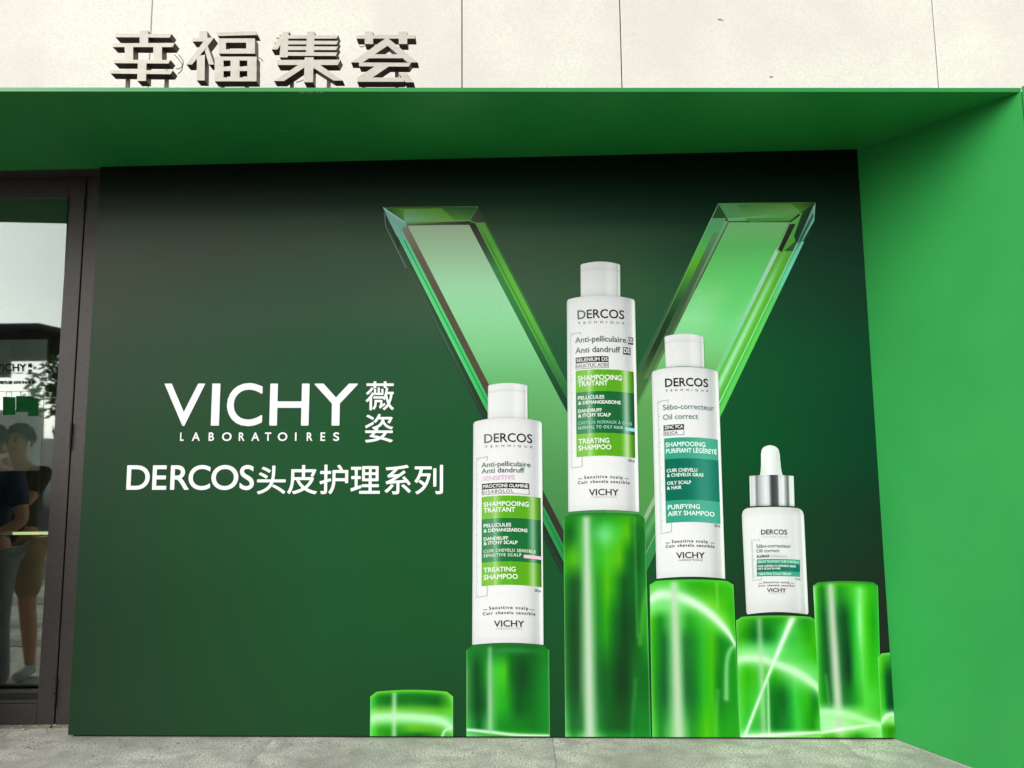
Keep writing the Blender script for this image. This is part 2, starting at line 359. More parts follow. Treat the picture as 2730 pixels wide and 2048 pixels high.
# background print: printed colour wash, with canopy shade painted into the dark top rows
bgrows = [
 (0.00, [(0, (10, 12, 10)), (.3, (6, 18, 12)), (.55, (2, 20, 12)), (.8, (0, 18, 10)), (1, (0, 14, 8))]),
 (0.03, [(0, (24, 26, 23)), (.3, (16, 28, 22)), (.55, (8, 30, 20)), (.8, (2, 24, 15)), (1, (2, 20, 12))]),
 (0.07, [(0, (54, 56, 52)), (.3, (44, 58, 50)), (.55, (32, 58, 44)), (.8, (10, 42, 28)), (1, (8, 34, 24))]),
 (0.105, [(0, (80, 80, 75)), (.3, (72, 84, 74)), (.55, (60, 80, 66)), (.8, (22, 56, 40)), (1, (18, 46, 34))]),
 (0.14, [(0, (86, 84, 79)), (.15, (80, 84, 77)), (.3, (80, 92, 80)), (.55, (80, 96, 82)), (.7, (62, 88, 70)), (.85, (30, 66, 48)), (1, (26, 56, 44))]),
 (0.24, [(0, (76, 80, 72)), (.15, (68, 84, 72)), (.3, (66, 90, 74)), (.5, (82, 100, 86)), (.7, (64, 98, 74)), (.85, (24, 78, 52)), (1, (24, 62, 46))]),
 (0.36, [(0, (62, 74, 63)), (.15, (52, 82, 62)), (.3, (44, 86, 62)), (.5, (44, 92, 64)), (.7, (36, 96, 62)), (.85, (10, 84, 50)), (1, (10, 70, 46))]),
 (0.50, [(0, (48, 68, 53)), (.15, (38, 80, 52)), (.3, (32, 88, 52)), (.5, (26, 88, 48)), (.7, (18, 88, 48)), (.85, (4, 82, 46)), (1, (6, 66, 44))]),
 (0.64, [(0, (42, 68, 50)), (.15, (34, 78, 48)), (.3, (30, 88, 50)), (.5, (28, 90, 48)), (.7, (24, 84, 48)), (.85, (18, 68, 42)), (1, (24, 54, 38))]),
 (0.78, [(0, (40, 66, 48)), (.15, (34, 74, 46)), (.3, (30, 86, 48)), (.5, (28, 88, 48)), (.7, (24, 82, 46)), (.85, (30, 56, 38)), (1, (36, 44, 36))]),
 (1.00, [(0, (44, 66, 50)), (.15, (40, 74, 50)), (.3, (34, 80, 48)), (.5, (28, 76, 44)), (.7, (24, 70, 42)), (.85, (30, 50, 36)), (1, (32, 40, 34))])]
s, tt = ST(90, 70); cr = np.array([[268, 445], [2285, 397], [2387, 1967], [181, 1960]], float)
xy = (cr[0]*((1-s)*(1-tt))[:, None]+cr[1]*(s*(1-tt))[:, None]+cr[2]*(s*tt)[:, None]+cr[3]*((1-s)*tt)[:, None])
p = Print(); p.add(xy, gridf(90, 70), np.clip(interp_rows(bgrows, s, tt)*np.array([.86, .93, .84])-np.array([4, 1, 3]), 0, 255), .0006); p.obj('background_print', poster)

# ---- printed crystal letter ------------------------------------------------
vx = Print(); p = vx
gem = None
def facet(pts, cols, lift=.0012):          # small flat facet, colour per corner (or one)
    cols = [cols]*len(pts) if not isinstance(cols[0], (tuple, list)) else cols
    q = Print(); n_ = 8 if len(pts) == 4 else 6
    if len(pts) == 4:
        s_, t_ = ST(n_, n_); P = np.array(pts, float); C = np.array(cols, float)
        w_ = [((1-s_)*(1-t_))[:, None], (s_*(1-t_))[:, None], (s_*t_)[:, None], ((1-s_)*t_)[:, None]]
        q.add(sum(P[k]*w_[k] for k in range(4)), gridf(n_, n_), sum(C[k]*w_[k] for k in range(4)), lift)
    else: q.add(pts, [tuple(range(len(pts)))], np.array(cols, float), lift)
    return q.obj('facet', gem)
def strip(L, R, y0, y1, cols, lift=.0012, core=None, lo=None, hi=None):   # long facet between two straight edges x = a + m*(y-900)
    q = Print(); s_, t_ = ST(8, 60); y = y0+(y1-y0)*t_
    xl = L[0]+L[1]*(y-900); xr = R[0]+R[1]*(y-900)
    if lo: xl = np.maximum(xl, lo)
    if hi: xr = np.minimum(xr, hi)
    c = np.stack([np.interp(y, [k[0] for k in cols], [k[1][i] for k in cols]) for i in range(3)], 1)
    if core is not None:
        a = core[1]*np.exp(-((s_-core[2])/core[3])**2)*np.interp(y, core[4], core[5]); c = c*(1-a[:, None])+np.array(core[0], float)*a[:, None]
    q.add(np.stack([xl+(xr-xl)*s_, y], 1), gridf(8, 60), c, lift); return q.obj('facet', gem)
gem = Print()
gem.add([(1021.5, 553.7), (1274, 551), (1295, 588.5), (1600, 1185), (1914.3, 542), (2173.9, 538.8), (2170.4, 588.7), (1622, 1738)],
        [(0, 1, 2, 3, 7), (3, 4, 5, 6, 7)], (52, 96, 62), .0009)
gem = gem.obj('printed_crystal_letter', poster, label='large translucent green bevelled letter printed behind the bottles')
z1 = lambda x, y: (1000+x/3.95, 520+y/3.95)
z2 = lambda x, y: (1860+x/4.3647, 520+y/4.3647)
OL = (1177, .507); L1 = (1197.5, .510); L2 = (1219, .512); FL = (1239.2, .511); FR = (1407.6, .5216); S1 = (1425.3, .520); OR = (1455.7, .5157)
strip(FL, FR, 600, 1530, [(600, (182, 207, 174)), (680, (172, 214, 172)), (760, (168, 226, 180)), (840, (150, 222, 164)), (930, (128, 206, 140)), (1010, (106, 184, 114)), (1120, (92, 164, 94)), (1250, (78, 146, 82)), (1400, (62, 132, 70)), (1530, (50, 116, 62))], .0013, hi=1610)
strip(OL, L1, 600, 1530, [(600, (74, 74, 66)), (650, (60, 82, 62)), (760, (60, 84, 64)), (900, (40, 76, 50)), (1100, (30, 54, 36)), (1300, (24, 44, 32)), (1530, (26, 50, 36))], .0013, core=((120, 160, 130), .55, .3, .08, [600, 760, 900, 1100], [0, .4, 1, .3]))
strip(L1, L2, 590, 1530, [(590, (130, 205, 185)), (640, (112, 214, 168)), (740, (100, 222, 142)), (860, (84, 212, 120)), (1000, (66, 196, 104)), (1150, (44, 160, 80)), (1350, (38, 150, 74)), (1530, (34, 132, 66))], .0014, core=((190, 235, 170), .6, .06, .07, [600, 900, 1200], [.6, 1, .2]))
strip((1208, .511), (1212, .511), 640, 1530, [(640, (60, 178, 110)), (900, (40, 160, 84)), (1530, (24, 110, 56))], .0016)
strip(L2, FL, 605, 1530, [(605, (156, 146, 128)), (680, (112, 104, 88)), (800, (92, 84, 70)), (1000, (82, 72, 58)), (1200, (60, 56, 44)), (1400, (50, 48, 40)), (1530, (44, 60, 44))], .0014)
strip(FR, S1, 596, 1100, [(596, (58, 58, 52)), (640, (78, 72, 68)), (662, (62, 88, 66)), (720, (70, 138, 80)), (800, (58, 134, 70)), (900, (44, 110, 60)), (1000, (28, 80, 46)), (1100, (16, 56, 36))], .0014)
strip(S1, OR, 594, 1100, [(594, (110, 176, 84)), (650, (94, 172, 68)), (740, (104, 190, 66)), (820, (100, 186, 66)), (900, (84, 168, 66)), (970, (62, 138, 62)), (1060, (34, 96, 56)), (1100, (26, 80, 50))], .0014, core=((40, 110, 50), .75, .24, .06, [594, 660, 1000], [0, 1, 1]))
strip((1449.5, .5157), OR, 594, 1100, [(594, (60, 110, 62)), (800, (58, 130, 64)), (1000, (30, 84, 52)), (1100, (24, 70, 46))], .0017)
facet([z1(85, 133), z1(1083, 122), z1(1000, 270), z1(315, 293)], [(80, 140, 62), (48, 92, 50), (92, 164, 62), (134, 196, 140)])
facet([z1(300, 150), z1(700, 140), z1(840, 268), z1(310, 275)], [(128, 178, 92), (104, 170, 56), (120, 188, 80), (140, 204, 180)], .0015)
facet([z1(110, 150), z1(290, 140), z1(300, 270), z1(300, 285)], [(52, 84, 46), (110, 172, 66), (84, 150, 56), (120, 180, 120)], .0016)
facet([z1(150, 122), z1(1083, 120), z1(1080, 132), z1(150, 134)], [(60, 92, 48), (110, 150, 110), (70, 110, 60), (60, 92, 48)], .0017)
facet([z1(320, 300), z1(1000, 272), z1(995, 312), z1(345, 324)], [(140, 190, 100), (64, 56, 54), (70, 62, 58), (62, 100, 62)], .0015)
facet([z1(1083, 122), z1(1165, 272), z1(1052, 292), z1(1000, 268)], [(60, 74, 58), (70, 78, 68), (82, 84, 74), (66, 92, 62)], .0015)
facet([z1(1000, 268), z1(1052, 288), z1(1062, 300), z1(1000, 278)], [(120, 190, 90)]*4, .0018)
facet([z1(85, 133), z1(315, 293), z1(345, 326), z1(280, 352)], [(176, 220, 226), (150, 206, 200), (140, 200, 180), (132, 196, 172)], .0018)
facet([z1(85, 133), z1(280, 352), z1(330, 480), z1(215, 430)], [(168, 214, 220), (130, 196, 178), (120, 206, 172), (136, 200, 178)], .0017)
facet([z1(95, 185), z1(110, 200), z1(262, 500), z1(255, 590)], [(70, 86, 76), (66, 62, 58), (58, 60, 52), (40, 66, 50)], .0018)
facet([z1(85, 140), z1(100, 190), z1(112, 335), z1(100, 325)], [(60, 80, 74)]*4, .0019)
for (a, b_, c0, wd) in ((z1(100, 190), z1(112, 332), (116, 150, 140), 1.2), (z1(112, 332), z1(330, 770), (110, 146, 132), 1.2), (z1(85, 133), z1(315, 293), (214, 240, 240), 1.2), (z1(315, 293), z1(1000, 270), (150, 200, 120), 1.), (z1(1083, 122), z1(1000, 268), (128, 150, 120), .8)):
    a = np.array(a); b_ = np.array(b_); nrm = np.array([-(b_-a)[1], (b_-a)[0]]); nrm = nrm/np.hypot(*nrm)*wd
    facet([tuple(a+nrm), tuple(b_+nrm), tuple(b_-nrm), tuple(a-nrm)], [c0]*4, .0020)
# right arm
rOL = (1747, -.4665); rM = (1783.5, -.480); rFL = (1791.4, -.493); rFR = (1951.6, -.4927); rC = (1963.5, -.4927); rD = (2001.5, -.488); rE = (2004, -.488); rOR = (2021.5, -.479)
strip(rFL, rFR, 593, 1560, [(593, (146, 212, 142)), (640, (116, 206, 118)), (655, (104, 200, 108)), (740, (108, 212, 112)), (800, (134, 222, 142)), (850, (146, 228, 160)), (900, (132, 214, 142)), (980, (110, 186, 106)), (1080, (92, 160, 84)), (1200, (84, 152, 78)), (1400, (76, 146, 74)), (1560, (66, 140, 70))], .0013, lo=1612,
      core=((100, 212, 112), .8, .8, .35, [650, 700, 830, 950], [.0, 1, 1, 0]))
strip(rOL, rM, 582, 1120, [(582, (118, 186, 128)), (620, (92, 190, 116)), (660, (96, 194, 92)), (700, (94, 186, 50)), (740, (74, 150, 50)), (800, (46, 92, 48)), (860, (30, 58, 36)), (930, (28, 54, 34)), (1000, (66, 104, 58)), (1120, (64, 128, 64))], .0014)
strip((1768, -.478), rM, 620, 1010, [(620, (106, 164, 116)), (700, (84, 120, 78)), (800, (60, 92, 58)), (900, (62, 94, 58)), (1010, (84, 122, 74))], .0015)
strip(rM, rFL, 590, 1120, [(590, (140, 200, 150)), (650, (126, 172, 126)), (740, (112, 140, 108)), (850, (76, 104, 72)), (1000, (100, 142, 90)), (1120, (80, 140, 76))], .0015)
strip((1748.2, -.4665), (1750, -.4665), 545, 990, [(545, (150, 216, 160)), (700, (130, 200, 110)), (990, (70, 110, 66))], .0017)
strip((1789, -.493), (1791.5, -.493), 594, 770, [(594, (26, 52, 34)), (770, (40, 66, 40))], .0018)
strip(rFR, rC, 660, 1560, [(660, (190, 232, 200)), (760, (164, 218, 190)), (900, (130, 214, 160)), (1050, (108, 196, 112)), (1200, (108, 160, 100)), (1330, (148, 180, 146)), (1560, (120, 170, 110))], .0015)
strip(rC, rD, 670, 1560, [(670, (96, 176, 58)), (760, (88, 184, 40)), (900, (86, 188, 50)), (1050, (84, 180, 56)), (1300, (70, 140, 64)), (1560, (40, 120, 62))], .0015, core=((174, 240, 196), .9, .42, .2, [690, 760, 900, 1100, 1300], [.3, .8, 1, 1, .3]))
strip(rD, rE, 640, 1560, [(640, (160, 232, 160)), (1100, (170, 244, 180)), (1560, (90, 160, 100))], .0017)
strip(rE, rOR, 645, 1560, [(645, (120, 220, 190)), (730, (120, 224, 190)), (800, (96, 208, 110)), (900, (92, 212, 82)), (1100, (90, 204, 90)), (1300, (60, 150, 80)), (1560, (44, 128, 70))], .0015, core=((40, 130, 70), .7, .2, .14, [645, 760, 1300], [.8, .4, .6]))
facet([z2(237, 97), z2(1370, 82), z2(1195, 205), z2(345, 275)], [(110, 180, 120), (74, 130, 48), (116, 186, 84), (104, 180, 112)])
facet([z2(460, 115), z2(1090, 105), z2(1190, 195), z2(620, 265)], [(86, 150, 84), (120, 176, 80), (126, 192, 116), (122, 190, 106)], .0015)
facet([z2(1090, 105), z2(1370, 82), z2(1205, 205), z2(1190, 190)], [(96, 150, 62), (52, 84, 36), (96, 160, 60), (104, 160, 70)], .0016)
facet([z2(345, 275), z2(1195, 205), z2(1070, 305), z2(360, 318)], [(140, 214, 150), (116, 190, 100), (92, 176, 82), (120, 204, 128)], .0016)
facet([z2(560, 272), z2(1130, 262), z2(1070, 306), z2(570, 308)], [(96, 176, 88), (104, 186, 84), (88, 164, 68), (84, 170, 80)], .0017)
facet([z2(345, 308), z2(610, 306), z2(610, 316), z2(355, 320)], [(30, 64, 40)]*4, .0018)
facet([z2(1180, 225), z2(1195, 235), z2(1085, 318), z2(1062, 316)], [(34, 40, 36)]*4, .0019)
facet([z2(1205, 205), z2(1245, 240), z2(1140, 470), z2(1070, 318)], [(122, 206, 96), (116, 200, 90), (88, 172, 72), (112, 200, 120)], .0018)
facet([z2(1062, 318), z2(1140, 330), z2(965, 690), z2(905, 640)], [(128, 200, 120), (100, 170, 70), (100, 182, 70), (140, 214, 150)], .0016)
facet([z2(1068, 340), z2(1138, 338), z2(975, 668), z2(935, 635)], [(64, 70, 60), (44, 42, 42), (46, 42, 40), (36, 38, 38)], .0020)
facet([z2(1140, 330), z2(1150, 340), z2(1130, 545), z2(965, 690)], [(110, 190, 84), (100, 180, 70), (90, 176, 60), (90, 172, 60)], .0017)
facet([z2(1215, 205), z2(1370, 92), z2(1150, 555), z2(1120, 480)], [(58, 96, 60), (30, 60, 42), (34, 72, 48), (26, 56, 40)], .0021)
facet([z2(1340, 130), z2(1368, 110), z2(1180, 540), z2(1155, 560)], [(120, 160, 140), (210, 236, 222), (120, 170, 140), (90, 140, 110)], .0022)
facet([z2(1370, 88), z2(1356, 300), z2(1150, 650), z2(1165, 560)], [(200, 236, 224), (140, 214, 190), (96, 190, 160), (60, 110, 84)], .0022)
facet([z2(1340, 200), z2(1350, 250), z2(1190, 560), z2(1180, 540)], [(80, 150, 120), (44, 96, 72), (36, 90, 66), (40, 80, 60)], .0023)

# ---- printed glass pillars ---------------------------------------------------
G = lambda *a: a
def pillar(xl0, xl1, xr0, xr1, ye, yc, yb, rows, ops, ns=70, nt=110, rim=((96, 200, 60), .018), label=None, lift=.0026, cut=None):
    q = Print(); s_, t_ = ST(ns, nt); dd = np.minimum(s_, 1-s_)
    if cut: dd = s_; prof = np.minimum(1, dd/.28)*.7+.3*np.sin(np.minimum(1, s_)*math.pi/2)
    else: prof = np.minimum(1, dd/.075)*.62+.38*(1-(2*s_-1)**2)
    top = ye-(ye-yc)*prof; y = top+(yb-top)*t_
    f_ = (y-ye)/(yb-ye); xl = xl0+(xl1-xl0)*f_; xr = xr0+(xr1-xr0)*f_
    xy = np.stack([xl+(xr-xl)*s_, y], 1); c = interp_rows(rows, s_, t_)
    loc_ = np.stack([s_*(xr0-xl0), t_*(yb-yc)], 1)
    wpx = xr0-xl0; hpx = yb-yc
    o2 = []
    for op in ops:
        if op[0] == 'L':
            wd_ = list(op[2]) if hasattr(op[2], '__len__') else [op[2]]*len(op[1])
            cv = smooth_curve([(a*wpx, b_*hpx) for a, b_ in op[1]], 24)
            if max(wd_) >= 8: o2.append(('L', cv, list(np.interp(np.linspace(0, 1, 24), np.linspace(0, 1, len(wd_)), wd_)*2.4), (150, 236, 140), .5*op[4]))
            if max(wd_) <= 3: wd_ = [w_*1.8 for w_ in wd_]; op = op[:4]+(op[4]*.6 if op[4] < .85 else op[4],)
            o2.append(('L', cv, list(np.interp(np.linspace(0, 1, 24), np.linspace(0, 1, len(wd_)), wd_)), op[3], op[4]))
        else: o2.append(('B', op[1]*wpx, op[2]*hpx, op[3]*wpx, op[4]*hpx, op[5], op[6]))
    c = 255*(np.clip(c, 0, 255)/255)**1.36
    c = paint(c, loc_, o2)
    e = np.exp(-(t_/rim[1])**2)*.85; c = c*(1-e[:, None])+np.array(rim[0], float)*e[:, None]
    for side, wd in ((s_, 2.2), (1-s_, 2.2)):
        e = np.exp(-(side*wpx/wd)**2)*.55; c = c*(1-e[:, None])+np.array((120, 222, 120), float)*e[:, None]
    q.add(xy, gridf(ns, nt), c, lift)
    # dark outline the print leaves round the pillar
    h = Print(); s_, t_ = ST(24, 2); dd = np.minimum(s_, 1-s_); prof = (np.minimum(1, dd/.075)*.62+.38*(1-(2*s_-1)**2)) if not cut else np.minimum(1, s_/.28)
    return q.obj('printed_pillar', poster, label=label)
LIME = (104, 190, 20); DK = (8, 104, 44); GR = (36, 150, 52); WHT = (226, 250, 228); PALE = (150, 226, 150)
pillar(987.5, 986.5, 1208, 1208, 1857, 1839, 1963,
       [(0, [(0, (120, 214, 90)), (.12, (40, 160, 40)), (.5, (26, 142, 40)), (.85, (50, 160, 36)), (1, (150, 226, 140))]),
        (.25, [(0, (110, 220, 110)), (.1, (28, 148, 36)), (.2, (16, 124, 30)), (.5, (16, 134, 36)), (.8, (14, 116, 40)), (.93, (84, 176, 24)), (1, (120, 220, 90))]),
        (.45, [(0, (150, 240, 150)), (.12, (110, 190, 20)), (.5, (96, 186, 18)), (.85, (100, 186, 20)), (1, (120, 220, 80))]),
        (.62, [(0, (150, 240, 150)), (.2, (120, 220, 120)), (1, (120, 220, 120))]),
        (.85, [(0, (130, 236, 130)), (.12, (60, 170, 10)), (.3, (40, 160, 30)), (.5, (110, 190, 0)), (.75, (90, 180, 10)), (1, (90, 190, 60))]),
        (1, [(0, (130, 236, 130)), (.12, (60, 180, 20)), (.4, (20, 140, 40)), (.6, (4, 110, 50)), (.8, (60, 160, 30)), (1, (80, 190, 60))])],
       [('L', [(0, .57), (.3, .57), (.6, .6), (.85, .66), (.97, .78)], 13, (190, 246, 190), .95), ('L', [(.97, .8), (.9, .88), (.87, 1)], 4, (190, 246, 190), .9), ('L', [(.29, .08), (.29, 1)], 6.5, (190, 240, 190), .75)],
       label='lowest printed green glass pillar, left of the others', rim=((110, 216, 60), .07))
pillar(1243.5, 1243.5, 1464, 1466, 1733, 1716, 1963,
       [(0, [(0, (40, 150, 60)), (.25, (40, 140, 56)), (.5, (26, 132, 50)), (.8, (20, 118, 46)), (1, (36, 150, 40))]),
        (.3, [(0, (120, 170, 120)), (.05, (60, 140, 70)), (.12, (14, 100, 46)), (.2, (26, 140, 46)), (.27, (120, 190, 120)), (.36, (86, 210, 76)), (.46, (96, 204, 40)), (.55, (24, 124, 44)), (.68, (22, 92, 46)), (.8, (20, 124, 48)), (.92, (36, 150, 58)), (1, (50, 160, 76))]),
        (.65, [(0, (120, 170, 120)), (.05, (60, 140, 70)), (.13, (10, 96, 44)), (.22, (40, 120, 60)), (.28, (140, 196, 140)), (.38, (70, 192, 60)), (.48, (56, 180, 50)), (.62, (14, 110, 40)), (.75, (18, 124, 44)), (.9, (34, 150, 56)), (1, (44, 160, 70))]),
        (.9, [(0, (100, 200, 110)), (.15, (16, 120, 46)), (.28, (130, 206, 140)), (.4, (40, 160, 56)), (.6, (30, 150, 50)), (.8, (24, 140, 50)), (1, (40, 160, 60))]),
        (1, [(0, (150, 230, 160)), (.25, (80, 190, 80)), (.6, (60, 180, 30)), (1, (60, 170, 56))])],
       [('L', [(0, .925), (.3, .955), (.6, .985), (1, .995)], 4.5, (222, 250, 222), .95), ('L', [(.285, .05), (.285, .95)], 6, (165, 214, 165), .6), ('B', .6, .07, .3, .04, (60, 160, 80), .5)],
       label='printed green glass pillar under the shampoo bottle with the pink stripe', rim=((40, 120, 50), .012))
pillar(1502, 1507, 1720, 1735, 1383, 1367, 1967,
       [(0, [(0, (40, 160, 40)), (.3, (40, 150, 44)), (.55, (50, 170, 44)), (.8, (80, 180, 20)), (1, (40, 140, 50))]),
        (.08, [(0, (40, 140, 40)), (.08, (24, 120, 40)), (.25, (70, 180, 70)), (.35, (40, 160, 50)), (.5, (96, 206, 96)), (.62, (80, 200, 60)), (.78, (110, 200, 10)), (.88, (30, 130, 40)), (1, (30, 130, 56))]),
        (.2, [(0, (80, 180, 50)), (.12, (104, 196, 20)), (.25, (70, 170, 70)), (.38, (60, 180, 50)), (.52, (100, 206, 60)), (.68, (110, 200, 10)), (.78, (30, 136, 40)), (.9, (24, 110, 46)), (1, (40, 150, 60))]),
        (.32, [(0, (60, 150, 60)), (.1, (24, 110, 46)), (.18, (14, 92, 42)), (.28, (130, 190, 120)), (.4, (40, 156, 44)), (.52, (110, 200, 10)), (.62, (60, 168, 36)), (.72, (16, 110, 44)), (.9, (30, 130, 52)), (1, (60, 160, 70))]),
        (.5, [(0, (70, 140, 70)), (.08, (30, 100, 46)), (.16, (20, 78, 40)), (.28, (150, 190, 140)), (.4, (30, 140, 44)), (.5, (60, 180, 30)), (.6, (26, 130, 44)), (.72, (24, 90, 42)), (.84, (24, 110, 46)), (.93, (40, 150, 50)), (1, (70, 190, 60))]),
        (.75, [(0, (80, 150, 80)), (.07, (34, 110, 52)), (.15, (24, 74, 38)), (.28, (160, 196, 160)), (.4, (16, 104, 46)), (.52, (22, 120, 48)), (.66, (32, 84, 42)), (.74, (30, 92, 44)), (.82, (34, 130, 54)), (1, (26, 128, 50))]),
        (.95, [(0, (110, 200, 110)), (.08, (40, 130, 60)), (.2, (14, 110, 46)), (.28, (160, 200, 160)), (.4, (24, 124, 52)), (.7, (36, 110, 48)), (.85, (36, 150, 60)), (1, (36, 150, 60))]),
        (1, [(0, (150, 230, 150)), (.1, (50, 170, 60)), (.28, (150, 210, 150)), (.5, (44, 160, 60)), (1, (40, 160, 60))])],
       [('L', [(.28, .03), (.29, 1)], [9, 12], (200, 216, 196), .85), ('L', [(.87, .02), (.87, .55)], 2, (90, 190, 90), .6), ('L', [(.78, 1), (.8, .88), (.84, .74)], 5, (70, 180, 80), .3), ('L', [(1, .33), (.95, .42), (.9, .58)], 7, (110, 210, 50), .4), ('B', .5, .1, .14, .045, (130, 230, 150), .6)],
       label='tallest printed green glass pillar, under the highest bottle', rim=((24, 112, 44), .010))
pillar(1732, 1739, 1955, 1973, 1559, 1545, 1967,
       [(0, [(0, (120, 220, 90)), (.3, (60, 190, 40)), (.6, (70, 190, 20)), (1, (110, 214, 70))]),
        (.05, [(0, (110, 216, 90)), (.3, (90, 206, 80)), (.5, (60, 180, 20)), (.75, (80, 190, 10)), (1, (80, 200, 40))]),
        (.16, [(0, (140, 232, 130)), (.3, (130, 226, 130)), (.5, (90, 206, 70)), (.75, (110, 210, 20)), (1, (70, 190, 20))]),
        (.26, [(0, (100, 206, 20)), (.12, (30, 150, 40)), (.3, (130, 210, 130)), (.45, (50, 170, 40)), (.6, (80, 200, 60)), (.85, (120, 220, 60)), (1, (70, 190, 20))]),
        (.4, [(0, (90, 200, 40)), (.08, (40, 160, 44)), (.16, (8, 116, 46)), (.3, (140, 200, 130)), (.4, (20, 120, 50)), (.52, (40, 160, 50)), (.62, (70, 196, 60)), (.72, (96, 200, 10)), (.82, (30, 150, 40)), (1, (40, 170, 40))]),
        (.7, [(0, (110, 200, 60)), (.06, (40, 156, 50)), (.15, (6, 104, 46)), (.3, (160, 200, 150)), (.4, (10, 100, 46)), (.5, (30, 140, 50)), (.6, (60, 190, 60)), (.7, (90, 200, 10)), (.78, (24, 140, 46)), (.88, (40, 160, 46)), (1, (44, 170, 44))]),
        (1, [(0, (130, 220, 110)), (.1, (40, 160, 56)), (.3, (170, 220, 160)), (.45, (40, 160, 50)), (.62, (110, 210, 20)), (.8, (50, 180, 40)), (1, (60, 180, 50))])],
       [('L', [(0, .1), (.2, .09), (.45, .13), (.7, .21), (.9, .32), (.985, .39)], [15, 14, 13, 12, 8, 4], WHT, .95), ('L', [(.985, .4), (.92, .45), (.88, .54), (.86, .75)], [4, 6, 6, 7], (180, 244, 180), .6),
        ('L', [(.29, .02), (.3, 1)], [9, 13], (198, 216, 192), .8), ('L', [(.72, 1), (.74, .85), (.77, .7)], 6, (150, 234, 130), .25), ('L', [(.8, .02), (.8, .18)], 2, (150, 234, 120), .6)],
       label='printed green glass pillar under the teal labelled shampoo bottle', rim=((70, 200, 40), .014))
pillar(1962, 1972, 2176, 2189, 1654, 1641, 1968,
       [(0, [(0, (110, 210, 60)), (.3, (40, 160, 36)), (.6, (60, 170, 30)), (.85, (40, 160, 40)), (1, (70, 190, 40))]),
        (.15, [(0, (90, 200, 50)), (.1, (60, 170, 20)), (.22, (10, 130, 40)), (.4, (16, 138, 44)), (.55, (60, 190, 80)), (.75, (80, 200, 80)), (.9, (60, 180, 10)), (1, (90, 200, 20))]),
        (.3, [(0, (150, 236, 140)), (.3, (140, 230, 150)), (.5, (120, 220, 130)), (.8, (90, 210, 80)), (1, (70, 190, 10))]),
        (.45, [(0, (110, 216, 80)), (.12, (70, 190, 10)), (.3, (100, 206, 90)), (.45, (60, 180, 30)), (.7, (120, 220, 120)), (1, (110, 220, 110))]),
        (.68, [(0, (110, 220, 90)), (.1, (80, 200, 50)), (.3, (90, 210, 90)), (.42, (14, 140, 40)), (.55, (6, 124, 46)), (.7, (80, 210, 90)), (.85, (60, 190, 20)), (.95, (10, 140, 40)), (1, (70, 190, 60))]),
        (.9, [(0, (120, 226, 100)), (.1, (70, 200, 80)), (.3, (90, 190, 90)), (.45, (10, 130, 48)), (.6, (30, 160, 56)), (.72, (90, 210, 90)), (.9, (40, 160, 20)), (1, (100, 210, 80))]),
        (1, [(0, (190, 246, 190)), (.4, (180, 240, 160)), (.8, (140, 226, 110)), (1, (150, 230, 120))])],
       [('L', [(0, .34), (.28, .35), (.5, .4), (.75, .47), (1, .58)], [11, 12, 12, 13, 12], (206, 250, 206), .92), ('L', [(.73, -.02), (.37, .5), (.05, 1)], [9, 3, 3.5], (236, 255, 240), .98), ('L', [(.37, .52), (.36, 1)], [2.5, 4], (190, 246, 180), .85),
        ('L', [(.29, .03), (.3, 1)], 7.9, (186, 216, 180), .6), ('L', [(.05, .985), (.5, .97), (.9, .955), (1, .95)], [4, 6, 4, 3], (236, 255, 236), .95)],
       label='printed green glass pillar under the dropper bottle, crossed by a bright diagonal', rim=((90, 196, 60), .02))
